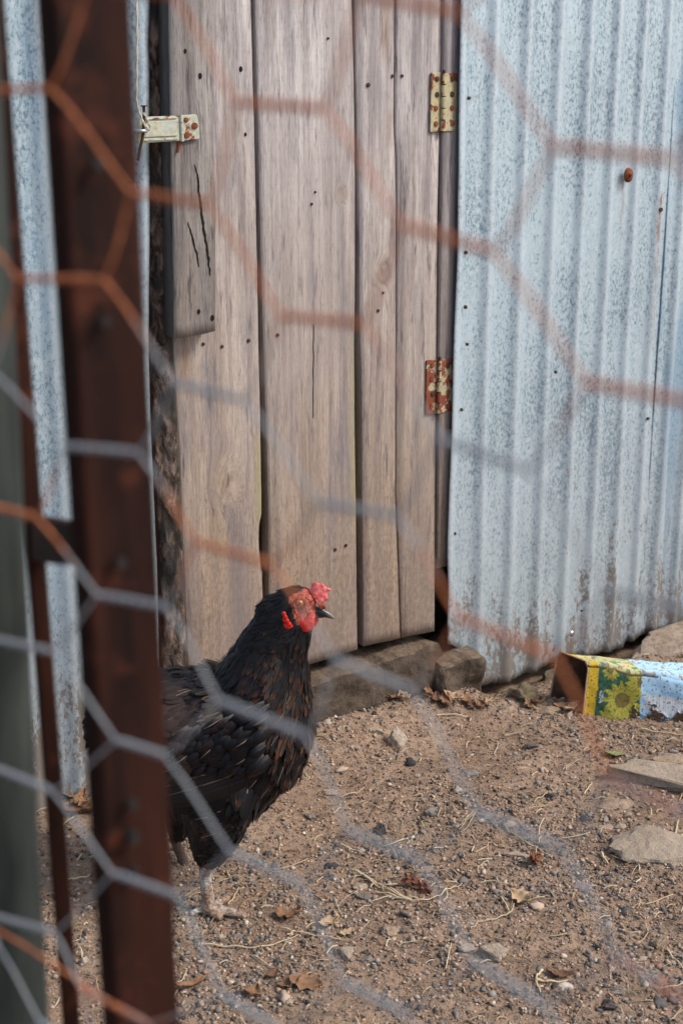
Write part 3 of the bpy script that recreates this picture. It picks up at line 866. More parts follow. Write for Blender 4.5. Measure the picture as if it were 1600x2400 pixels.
mr_pink = rock_mat('pinkish_stone', (0.36, 0.24, 0.19), (0.42, 0.31, 0.26))
mr_lilac = rock_mat('purplish_stone', (0.18, 0.16, 0.17), (0.27, 0.23, 0.235))

def wall_at(px, py, o):      # a point on the ground-level foot of the wall under this column of the photograph
    s, z = wpt(px, py, o); p = W0 + WD * s + WN * o; return p, z
# block-like stones under the door: shaped by hand
def block(label, corners, top, depth, mat, seed, name='stone', cat='stone', bot=-0.02, rag=0.011):
    """corners: list of (s, height of the top) along the wall; front face at o, going back by depth"""
    bm = bmesh.new()
    n = len(corners); NS = 8
    ss = [c[0] for c in corners]; tt = [c[1] for c in corners]; oo = [c[2] for c in corners]
    NX = 26; rows = []
    for i in range(NX + 1):
        s = ss[0] + (ss[-1] - ss[0]) * i / NX
        t = float(np.interp(s, ss, tt)); o = float(np.interp(s, ss, oo))
        prof = [(o - depth, bot), (o - depth, t * 0.98), (o - 0.014, t), (o - 0.004, t - 0.004), (o, t - 0.016), (o + 0.004, t * 0.6), (o + 0.003, t * 0.3), (o - 0.004, bot)]
        endk = min(1, min(i, NX - i) / 2.0)
        row = []
        for (a, c_) in prof:
            dn = rag * mnoise.noise((s * 22 + seed, c_ * 26, a * 8)) + rag * 0.5 * mnoise.noise((s * 70, c_ * 70, seed))
            row.append(bm.verts.new((s, -(a + dn) + (1 - endk) * 0.012, c_ + dn * 0.6 - (1 - endk) * 0.012 * (1 if c_ > 0 else 0))))
        rows.append(row)
    m_ = len(rows[0])
    for i in range(NX):
        for k in range(m_ - 1):
            bm.faces.new((rows[i][k], rows[i + 1][k], rows[i + 1][k + 1], rows[i][k + 1]))
    bm.faces.new(rows[0]); bm.faces.new(rows[-1][::-1])
    bmesh.ops.recalc_face_normals(bm, faces=bm.faces[:])
    bmesh.ops.subdivide_edges(bm, edges=bm.edges[:], cuts=3, use_grid_fill=True)
    for v in bm.verts: v.co += Vector((mnoise.noise(v.co * 60), mnoise.noise(v.co * 61 + Vector((3, 0, 0))), mnoise.noise(v.co * 59 + Vector((0, 5, 0))))) * 0.0028 + Vector((0, mnoise.noise(v.co * 19), mnoise.noise(v.co * 17 + Vector((9, 0, 0))))) * 0.009
    o = from_bm(name, bm, mat, None, smooth=False)
    o.location = W0; o.rotation_euler = (0, 0, WA)
    tag(o, label, cat)
def cpts(lst, o):
    return [(*wpt(px, py, o + d), o + d) for (px, py, d) in lst]
block('long dark threshold stone under the plank door', cpts([(560, 1665, 0), (640, 1632, 0), (740, 1600, 0), (850, 1566, 0), (940, 1538, 0), (1000, 1512, 0), (1040, 1500, -0.002)], 0.02), None, 0.12, mr_dark, 3)
block('squarish dark stone between the threshold stone and the corrugated sheet', cpts([(1033, 1568, 0), (1060, 1560, 0), (1100, 1545, 0), (1138, 1528, 0)], 0.050), None, 0.12, mr_dark, 9)
rock('flat dark stone lying under the ragged foot of the right sheet', 0, 0, (0.11, 0.06, 0.045), 21, mr_dark, WA + 0.15, 0.15, at=wall_at(1185, 1640, 0.012)[0])
rock('rounded mossy brown stone left of the tin', 0, 0, (0.058, 0.05, 0.05), 22, rock_mat('mossy_stone', (0.13, 0.10, 0.06), (0.22, 0.17, 0.11), moss=0.5), 0.4, 0.2, at=gpt(1228, 1668) + Vector((0, 0.03, 0)))
rock('dark stone wedged behind the mouth of the tin', 0, 0, (0.09, 0.06, 0.062), 23, mr_dark, 0.9, 0.1, at=wall_at(1290, 1600, 0.025)[0])
rock('big flat slab of stone leaning on the wall behind the tin', 0, 0, (0.42, 0.16, 0.115), 36, mr_slab, WA - 0.05, 0.05, tilt=0.45, at=wall_at(1640, 1560, 0.075)[0], nhull=22, z=-0.048)
S_ = lambda *a, **k: rock(*a, **k)
S_('pale upright three-cornered stone in front of the threshold', 930, 1745, (0.038, 0.026, 0.05), 31, mr_pale, 0.3, 0.2, tilt=-0.5)
S_('small pale stone left of the upright three-cornered stone', 880, 1712, (0.03, 0.02, 0.02), 32, mr_pale)
S_('small black stone below the left corner of the tin', 1246, 1752, (0.026, 0.02, 0.016), 33, mr_black)
S_('flat grey stone in the middle of the yard', 1101, 1815, (0.040, 0.03, 0.018), 34, mr_grey)
S_('grey stone left of a small tan stone', 1012, 1905, (0.029, 0.022, 0.018), 35, mr_grey)
S_('small tan stone between two grey stones', 1060, 1900, (0.018, 0.014, 0.018), 36, mr_tan)
S_('sharp brown slab standing above the small tan stone', 1084, 1884, (0.030, 0.016, 0.016), 37, mr_tan, -0.5)
S_('dark grey stone under the start of a long straw', 1139, 1920, (0.034, 0.026, 0.02), 38, mr_grey)
S_('black cindery lump right of the hen', 891, 1950, (0.026, 0.022, 0.024), 39, mr_black)
S_('low beige stone left of the long slabs', 1440, 1890, (0.085, 0.05, 0.02), 40, mr_tan, -0.1, 0.35)
S_('long pale slab sunk in the earth at the right edge, upper of two', 1545, 1842, (0.21, 0.10, 0.052), 46, mr_pale, -0.45, 0.3, nhull=14)
S_('weathered beige slab lying flat near the right edge behind the pale slab', 1575, 1800, (0.12, 0.06, 0.02), 42, mr_tan, -0.3, 0.3)
S_('heavy pale stone with a dark broken end at the right edge, lower of two', 1535, 2000, (0.16, 0.085, 0.066), 43, mr_pale, -0.15, 0.3, nhull=14)
S_('pale flat stone beside the small pine cone', 1208, 2006, (0.045, 0.022, 0.014), 44, mr_pale, -0.3)
S_('pale hollowed stone in the lower middle of the yard', 1153, 2235, (0.050, 0.040, 0.026), 45, mr_pale, -0.6, 0.2)
S_('small pale stone touching the hollowed stone', 1092, 2228, (0.026, 0.018, 0.014), 46, mr_pale)
S_('pale wedge-shaped stone left of the hollowed stone', 815, 2240, (0.030, 0.026, 0.024), 47, mr_pale, -0.8)
S_('small grey stone right of the pale wedge-shaped stone', 857, 2250, (0.022, 0.015, 0.012), 48, mr_grey)
S_('round brown-grey stone near the lower right corner', 1553, 2214, (0.038, 0.03, 0.022), 49, mr_tan)
S_('pale oval stone below the round brown-grey stone', 1504, 2248, (0.020, 0.014, 0.010), 50, mr_pale)
S_('purplish flat stone near the curled brown leaf', 1366, 2083, (0.034, 0.026, 0.014), 51, mr_lilac, -0.4)
S_('small brown stone touching the green leaf', 1474, 1786, (0.018, 0.014, 0.014), 52, mr_dark)
S_('grey stone with a pale top right of the hen', 727, 1917, (0.022, 0.018, 0.014), 53, mr_grey)
S_('dark grey stone below the grey one with a pale top', 772, 2058, (0.026, 0.022, 0.018), 54, mr_grey)
S_('thin pinkish tile shard lying right of the hen', 776, 1858, (0.026, 0.030, 0.006), 55, mr_pink, 0.3)
S_('round pale pebble between the steel bar and the post', 199, 2254, (0.013, 0.012, 0.012), 56, mr_pale)
S_('brown stone in the lower middle with a dark side', 912, 2184, (0.032, 0.026, 0.018), 57, mr_tan)
S_('pale stone left of the frayed straw', 842, 2082, (0.032, 0.024, 0.016), 58, mr_pale)
S_('blue-grey stone below the pale one left of the frayed straw', 853, 2104, (0.022, 0.018, 0.014), 59, mr_grey)
S_('flat pale pink shard near the lower of the two heavy stones', 1420, 1940, (0.040, 0.018, 0.008), 60, mr_pink, 0.15)
S_('pale pebble right of the flat pink shard', 1456, 1938, (0.026, 0.016, 0.010), 61, mr_pale)
S_('pale wedge stone at the bottom edge of the yard', 905, 2366, (0.018, 0.016, 0.02), 62, mr_tan)
S_('dark stone just above the bottom edge right of middle', 1422, 2358, (0.026, 0.022, 0.018), 63, mr_black)
S_('dark flat stone in the lower right of the yard', 1445, 2325, (0.028, 0.014, 0.01), 64, mr_grey)
S_('pale stone lying at the foot of the right sheet', 1185, 1660, (0.045, 0.03, 0.022), 65, mr_tan, 0.2)
S_('low tan stone in front of the mouth of the tin', 1290, 1668, (0.046, 0.025, 0.02), 66, mr_tan, 0.1)
S_('brown stone at the foot of the wall behind the post', 178, 1835, (0.06, 0.05, 0.06), 67, mr_tan, 0.4)

# ---- gravel, crumbs and litter: uncountable
def scatter_mesh(name, n, base_V, base_F, smin, smax, cols, seed, dens, flat=0.7, mat=None, label='', cat=''):
    rg = np.random.default_rng(seed)
    px = rg.uniform(-0.95, 1.35, n * 4); py = rg.uniform(1.12, 2.95, n * 4)
    dw = (px - W0.x) * WN.x + (py - W0.y) * WN.y
    keep = dw > 0.0
    k = dens(px, py)
    keep &= rg.random(n * 4) < k
    px = px[keep][:n]; py = py[keep][:n]; n = len(px)
    pz = gz(px, py)
    s = smin + (smax - smin) * rg.random(n) ** 3.2
    sc3 = np.stack([s * rg.uniform(0.75, 1.35, n), s * rg.uniform(0.65, 1.1, n), s * flat * rg.uniform(0.6, 1.15, n)], -1)
    # random rotations: full yaw, modest tilt
    a = rg.uniform(0, 2 * np.pi, n); t = rg.normal(0, 0.35, n); u = rg.normal(0, 0.35, n)
    ca, sa, ct, st, cu, su = np.cos(a), np.sin(a), np.cos(t), np.sin(t), np.cos(u), np.sin(u)
    Rz = np.zeros((n, 3, 3)); Rz[:, 0, 0] = ca; Rz[:, 0, 1] = -sa; Rz[:, 1, 0] = sa; Rz[:, 1, 1] = ca; Rz[:, 2, 2] = 1
    Rx = np.zeros((n, 3, 3)); Rx[:, 0, 0] = 1; Rx[:, 1, 1] = ct; Rx[:, 1, 2] = -st; Rx[:, 2, 1] = st; Rx[:, 2, 2] = ct
    Ry = np.zeros((n, 3, 3)); Ry[:, 1, 1] = 1; Ry[:, 0, 0] = cu; Ry[:, 0, 2] = su; Ry[:, 2, 0] = -su; Ry[:, 2, 2] = cu
    R = Rz @ Rx @ Ry
    nb = len(base_V)
    var = rg.uniform(0.55, 1.40, (n, nb, 1))
    V = base_V[None] * var * sc3[:, None, :]
    V = np.einsum('nij,nkj->nki', R, V)
    V += np.stack([px, py, pz + sc3[:, 2] * 0.45], -1)[:, None, :]
    Fq = base_F[None] + (np.arange(n) * nb)[:, None, None]
    pr = np.array([c[3] for c in cols]); ci = rg.choice(len(cols), n, p=pr / pr.sum())
    cc = np.array([c[:3] for c in cols])[ci] * rg.uniform(0.7, 1.35, (n, 1))
    C = np.concatenate([np.repeat(cc[:, None, :], nb, 1), np.ones((n, nb, 1))], -1).reshape(-1, 4)
    o = from_np(name, V.reshape(-1, 3), Fq.reshape(-1, base_F.shape[1]), mat, None, False, C)
    tag(o, label, cat, kind='stuff')
    return o
def ico(sub):
    bm = bmesh.new(); bmesh.ops.create_icosphere(bm, subdivisions=sub, radius=1.0)
    V = np.array([v.co[:] for v in bm.verts]); Fc = np.array([[v.index for v in f.verts] for f in bm.faces]); bm.free(); return V, Fc
octV = np.array([(1,0,0),(-1,0,0),(0,1,0),(0,-1,0),(0,0,1),(0,0,-1)], float)
octF = np.array([(0,2,4),(2,1,4),(1,3,4),(3,0,4),(2,0,5),(1,2,5),(3,1,5),(0,3,5)])
V1, F1 = ico(1)
m_grav = tint_mat('gravel', rough=0.8)
m_crumb = tint_mat('soil_crumbs', rough=0.95)
def dens_grav(x, y):
    c = vnoise(x * 5, y * 5, 21) * 0.5 + vnoise(x * 14, y * 14, 22) * 0.5
    base = 0.42 + 1.1 * c
    base *= np.clip(1.25 - (y - 1.5) * 0.75, 0.30, 1.0)
    # trodden bare earth right of the hen
    d = np.hypot((x - 0.0) / 0.17, (y - 1.98) / 0.2)
    base *= np.clip(d - 0.1, 0.16, 1)
    return np.clip(base, 0.03, 1)
def dens_crumb(x, y):
    return np.clip(0.6 + 0.5 * vnoise(x * 8, y * 8, 25), 0.1, 1)
scatter_mesh('gravel', 48000, V1, F1, 0.0009, 0.0045, [(0.055, 0.05, 0.048, .16), (0.13, 0.12, 0.114, .24), (0.22, 0.20, 0.18, .16), (0.29, 0.21, 0.15, .32), (0.42, 0.36, 0.30, .07), (0.24, 0.14, 0.095, .05)], 5,
             dens_grav, mat=m_grav, label='loose grey and tan gravel strewn over the yard', cat='gravel')
V2, F2 = ico(2)
scatter_mesh('pebbles', 480, V2, F2, 0.0035, 0.0110, [(0.09, 0.085, 0.083, .30), (0.20, 0.18, 0.165, .25), (0.33, 0.25, 0.19, .25), (0.42, 0.36, 0.30, .15), (0.04, 0.04, 0.042, .08)], 15,
             lambda x, y: dens_grav(x, y), flat=0.5, mat=m_grav, label='larger pebbles half sunk among the gravel', cat='pebbles')
scatter_mesh('soil_crumbs', 90000, octV, octF, 0.0008, 0.0036, [(0.34, 0.24, 0.17, .40), (0.20, 0.14, 0.095, .26), (0.42, 0.32, 0.24, .16), (0.07, 0.055, 0.05, .20)], 6,
             dens_crumb, mat=m_crumb, label='crumbled brown earth over the yard', cat='earth')
# short bits of straw and bark
def litter():
    rg = random.Random(12); q = MB()
    for i in range(4200):
        x = rg.uniform(-0.9, 1.3); y = rg.uniform(1.15, 2.8)
        if (x - W0.x) * WN.x + (y - W0.y) * WN.y < 0.01: continue
        L_ = rg.uniform(0.006, 0.026) if rg.random() < 0.9 else rg.uniform(0.03, 0.055)
        a = rg.uniform(0, math.pi); w = rg.uniform(0.0003, 0.0011)
        bend = rg.uniform(-0.4, 0.4)
        pts = []
        for k in range(4):
            t = k / 3 - 0.5; aa = a + bend * t
            xx = x + math.cos(aa) * L_ * t; yy = y + math.sin(aa) * L_ * t
            pts.append((xx, yy, 0.0))
        hz = gz(np.array([p[0] for p in pts]), np.array([p[1] for p in pts]))
        lift = rg.uniform(0.001, 0.004)
        pts = [(p[0], p[1], float(h) + lift + 0.002 * math.sin(k)) for k, (p, h) in enumerate(zip(pts, hz))]
        c = rg.choice([(0.50, 0.40, 0.26), (0.42, 0.31, 0.19), (0.17, 0.10, 0.06), (0.30, 0.20, 0.12), (0.55, 0.47, 0.34)])
        V, Fq = tube_np(pts, w, 3); q.add(V, Fq, (*c, 1))
    tag(q.build('straw_litter', m_crumb, smooth=False), 'fine bits of straw and bark on the earth', 'straw litter', kind='stuff')
litter()

# ---- straws one can pick out
m_straw = simple_mat('straw', (0.42, 0.33, 0.20), (0.60, 0.50, 0.34), 300, rough=0.7, stretch=(1, 1, 1))
def straw(label, px, w=0.0012, group=None, lift=0.004, extra=(), wob=0.0):
    q = MB()
    for k, line in enumerate([px] + list(extra)):
        P_ = []
        pts = [gp(*p) for p in line]
        fine = []
        for i in range(len(pts) - 1):
            for j in range(5): fine.append(pts[i].lerp(pts[i + 1], j / 5))
        fine.append(pts[-1])
        for i, p in enumerate(fine):
            P_.append(Vector((p.x, p.y, gz1(p.x, p.y) + lift + 0.0012 * math.sin(i * 1.3 + k))))
        V, Fq = tube_np(P_, [w * (1 - 0.5 * i / len(P_)) for i in range(len(P_))], 5); q.add(V, Fq)
    # local coordinates at its first point
    o_ = Vector(q.V[0]); o_.z = 0
    q.V = [tuple(Vector(v) - o_) for v in q.V]
    o = q.build('straw', m_straw); o.location = o_
    tag(o, label, 'straw', group)
straw('long frayed bundle of pale straw in the lower middle of the yard', [(822, 2043), (860, 2063), (900, 2090), (940, 2108), (985, 2115), (1020, 2108), (1040, 2092), (1065, 2084), (1082, 2078)], 0.0014,
      extra=[[(830, 2046), (870, 2068), (905, 2081), (960, 2073)], [(850, 2056), (890, 2080), (930, 2098), (980, 2113)], [(1030, 2104), (1045, 2090), (1048, 2105), (1038, 2118)], [(880, 2094), (930, 2106), (975, 2117)]])
straw('thin pale hooked straw right of the frayed bundle', [(1171, 2107), (1183, 2122), (1197, 2144), (1180, 2152), (1150, 2162), (1120, 2166), (1102, 2182)], 0.0011, extra=[[(1197, 2144), (1203, 2125)]])
straw('straight yellowish straw slanting above the small pine cone', [(1170, 1932), (1200, 1958), (1240, 1987), (1294, 2019)], 0.0011)
straw('tangled tuft of dry grass in the middle of the yard', [(1115, 1907), (1095, 1925), (1075, 1950)], 0.0008, extra=[[(1110, 1905), (1085, 1930), (1070, 1945)], [(1112, 1912), (1100, 1935), (1085, 1955)], [(1105, 1908), (1090, 1925), (1082, 1940)]])
straw('bent pale straw forming a corner at the right edge', [(1588, 1928), (1583, 1950), (1580, 1972), (1592, 1966), (1620, 1956)], 0.0016)
straw('curled broad straw in the lower right', [(1270, 2280), (1258, 2290), (1254, 2305), (1262, 2322), (1268, 2335)], 0.0018, extra=[[(1256, 2302), (1290, 2306), (1330, 2305)]])
straw('long thin stem curving below the foot of the hen', [(480, 2219), (540, 2224), (600, 2227), (650, 2217), (700, 2197)], 0.0012)
straw('forked dry stem right of the foot of the hen', [(660, 2180), (700, 2190), (760, 2200), (820, 2208)], 0.0011, extra=[[(690, 2188), (672, 2197)]])
straw('thin straw running down from the yard middle left', [(595, 2245), (640, 2275), (672, 2290)], 0.0010)
straw('short pale straw at the lower left beside the post', [(413, 2312), (430, 2300), (438, 2280)], 0.0010)
straw('yellow straw right of the black lump', [(798, 1985), (830, 1998), (856, 2009)], 0.0014)
straw('pale splinter pointing down beside the heavy pale stone', [(1408, 2003), (1414, 2018), (1425, 2032)], 0.0022)
straw('thin diagonal straw near the right stones', [(1251, 1884), (1275, 1867), (1305, 1853)], 0.0009)
straw('short pale straw left of the low beige stone', [(1368, 1866), (1378, 1850), (1386, 1838)], 0.0014)
straw('yellow stem at the lower right corner', [(1562, 2232), (1580, 2255), (1605, 2285)], 0.0014)
straw('thin straw between the steel bar and the post', [(160, 2068), (185, 2063), (212, 2056)], 0.0014)
straw('straw crossing the earth beside the toes of the hen', [(535, 2125), (548, 2108), (560, 2085)], 0.0009)
straw('long straw lying at the right below the tin', [(1500, 1712), (1550, 1722), (1610, 1724)], 0.0016)

# ---- dry leaves
m_leafs = [simple_mat('dry_leaf_brown', (0.15, 0.075, 0.04), (0.29, 0.17, 0.095), 120, rough=0.75), simple_mat('dry_leaf_tan', (0.34, 0.23, 0.13), (0.48, 0.35, 0.22), 120, rough=0.8),
           simple_mat('dry_leaf_dark', (0.09, 0.045, 0.028), (0.20, 0.11, 0.065), 120, rough=0.8)]
def leaf(label, px, py, L_, W_, rz, mi, curl=0.5, group=None, seed=0, mat=None, lobes=3, name='dry_leaf', at=None, lift=0.0):
    r = random.Random(seed)
    bm = bmesh.new(); nu, nv = 12, 6
    rows = []
    for i in range(nu + 1):
        u = i / nu
        w = math.sin(math.pi * min(1, u * 1.02)) ** 0.75 * (1 + 0.28 * math.sin(u * math.pi * 2 * lobes + seed))
        row = []
        for j in range(nv + 1):
            v = j / nv * 2 - 1
            x = (u - 0.5) * L_; y = v * w * W_ / 2
            z = curl * (abs(v) ** 1.5) * W_ * 0.5 * (0.6 + 0.6 * mnoise.noise((u * 3, v, seed))) + curl * 0.35 * L_ * (u - 0.45) ** 2 * 2 + 0.0022 * mnoise.noise((u * 7, v * 4, seed + 5))
            row.append(bm.verts.new((x, y, z)))
        rows.append(row)
    for i in range(nu):
        for j in range(nv): bm.faces.new((rows[i][j], rows[i + 1][j], rows[i + 1][j + 1], rows[i][j + 1])).smooth = True
    bmesh.ops.remove_doubles(bm, verts=bm.verts[:], dist=0.00002)
    o = from_bm(name, bm, mat or m_leafs[mi])
    md = o.modifiers.new('thickness', 'SOLIDIFY'); md.thickness = 0.0005
    p = gp(px, py) if at is None else at
    o.location = (p.x, p.y, gz1(p.x, p.y) + 0.0035 + lift)
    o.rotation_euler = (r.uniform(-0.25, 0.25), r.uniform(-0.2, 0.2), rz)
    tag(o, label, 'leaf', group)
leaf('green oblong leaf lying on the earth above the long pale slab', 1438, 1771, 0.036, 0.020, 0.0, 0, 0.2, seed=1, mat=simple_mat('green_leaf', (0.13, 0.16, 0.05), (0.24, 0.27, 0.11), 60, rough=0.6), lobes=0, name='green_leaf')
leaf('curled brown leaf with turned-up tip right of the hooked straw', 1218, 2112, 0.032, 0.022, -0.7, 1, 0.9, seed=2)
leaf('torn brown leaf in the lower right of the yard', 1312, 2292, 0.036, 0.016, -0.2, 2, 0.7, seed=3)
leaf('jagged brown leaf right of the toes of the hen', 678, 2152, 0.038, 0.026, -0.1, 0, 0.7, seed=4)
leaf('orange-brown rolled leaf at the bottom edge left of middle', 594, 2336, 0.022, 0.020, 1.2, 0, 0.9, seed=5, lobes=1)
leaf('large torn tan leaf at the bottom left of the yard', 715, 2312, 0.044, 0.026, -0.2, 0, 0.5, seed=6)
leaf('rust-brown leaf touching the large torn tan leaf', 680, 2310, 0.032, 0.022, 0.4, 0, 0.5, seed=7)
leaf('rolled brown bark-like leaf beside the foot of the post', 440, 2318, 0.045, 0.014, 0.4, 0, 1.0, seed=8, lobes=1)
leaf('pale crumpled leaf at the bottom right of the straw stem', 770, 2170, 0.030, 0.020, 0.3, 1, 0.7, seed=9)
leaf('pale leaf scrap left of the pale wedge-shaped stone', 812, 2192, 0.022, 0.012, 0.5, 1, 0.5, seed=10)
leaf('dark brown leaf scrap in the lower left beside the bar', 640, 2290, 0.020, 0.012, 0.9, 2, 0.6, seed=11)
for i, (px, py, mi) in enumerate([(172, 1868, 0), (190, 1885, 0), (202, 1900, 0), (180, 1910, 2)]):
    leaf(['curled orange leaf by the wall stone, uppermost of four beside the post', 'second curled orange leaf from the wall, beside the post', 'third curled orange leaf from the wall, closest to the post', 'dark brown leaf nearest the bar, lowest of four'][i], px, py,
         0.045, 0.024, 0.4 + i, mi, 0.9, 'leaves behind the steel bars', seed=20 + i)
rl = random.Random(4)
spots = [(838, 1650), (858, 1642), (880, 1648), (905, 1642), (925, 1640), (948, 1644), (1002, 1632), (1022, 1640), (1045, 1650), (1062, 1642), (1092, 1640), (1108, 1650), (1125, 1655), (1142, 1652), (1238, 1660), (1258, 1655), (1318, 1662), (1336, 1668), (1352, 1672), (1155, 1640)]
words_ = ['left end of the threshold stone', 'second from the left under the threshold stone', 'third from the left under the threshold stone', 'left of middle under the threshold stone', 'middle of the threshold stone',
          'right of middle under the threshold stone', 'right end of the threshold stone', 'pale stone under the squarish stone', 'left foot of the squarish dark stone', 'front of the squarish dark stone', 'right foot of the squarish dark stone',
          'gap right of the squarish dark stone', 'ragged lower corner of the right sheet', 'flat dark stone under the sheet', 'mossy brown stone', 'right side of the mossy brown stone', 'mouth of the tin, leftmost', 'mouth of the tin, middle', 'corner of the tin, on the yellow band side', 'shadow under the ragged sheet']
for i, (px, py) in enumerate(spots):
    leaf('small dry leaf by the ' + words_[i], px, py, rl.uniform(0.024, 0.040), rl.uniform(0.014, 0.024), rl.uniform(0, 3), [0, 1, 0, 2][i % 4], rl.uniform(0.6, 1.1), 'dry leaves blown against the shed', seed=40 + i, lift=0.002)

# ---- pine cones (small, broken)
m_cone = simple_mat('pine_cone', (0.09, 0.035, 0.02), (0.24, 0.10, 0.055), 150, rough=0.8)
def pine_cone(label, px, py, L_, rz, seed):
    root = empty('pine_cone'); p = gpt(px, py); root.location = (p.x, p.y, gz1(p.x, p.y) + 0.007); root.rotation_euler = (0, 0.15, rz)
    tag(root, label, 'pine cone')
    r = random.Random(seed)
    V, Fq = tube_np([(-L_ / 2, 0, 0), (L_ / 2, 0, 0.002)], [0.004, 0.002], 6); q = MB(); q.add(V, Fq); q.build('core', m_cone, root)
    me = None
    for k in range(26):
        t = k / 26; a = k * 2.4
        if me is None:
            bm = bmesh.new()
            pts = [(-0.0012, 0, 0), (0.0012, 0, 0), (0.0035, 0.0006, 0.006), (0.0022, 0.001, 0.0095), (-0.0022, 0.001, 0.0095), (-0.0035, 0.0006, 0.006)]
            f = bm.faces.new([bm.verts.new(p_) for p_ in pts])
            ex = bmesh.ops.extrude_face_region(bm, geom=[f]); bmesh.ops.translate(bm, verts=[v for v in ex['geom'] if isinstance(v, bmesh.types.BMVert)], vec=(0, 0.0012, 0))
            o = from_bm('scale', bm, m_cone, root); me = o.data
        else:
            o = bpy.data.objects.new('scale', me); COL.objects.link(o); o.parent = root
        o.location = (-L_ / 2 + L_ * t, 0, 0)
        o.rotation_mode = 'XYZ'
        o.matrix_local = Matrix.Translation((-L_ / 2 + L_ * t, 0, 0.001)) @ Matrix.Rotation(a, 4, 'X') @ Matrix.Rotation(-0.6, 4, 'Y') @ Matrix.Scale(r.uniform(0.7, 1.2), 4)
pine_cone('broken brown pine cone caught in the frayed straw bundle', 982, 2087, 0.042, -0.6, 1)
pine_cone('small broken pine cone at the end of the pale flat stone', 1256, 2017, 0.024, 1.2, 2)

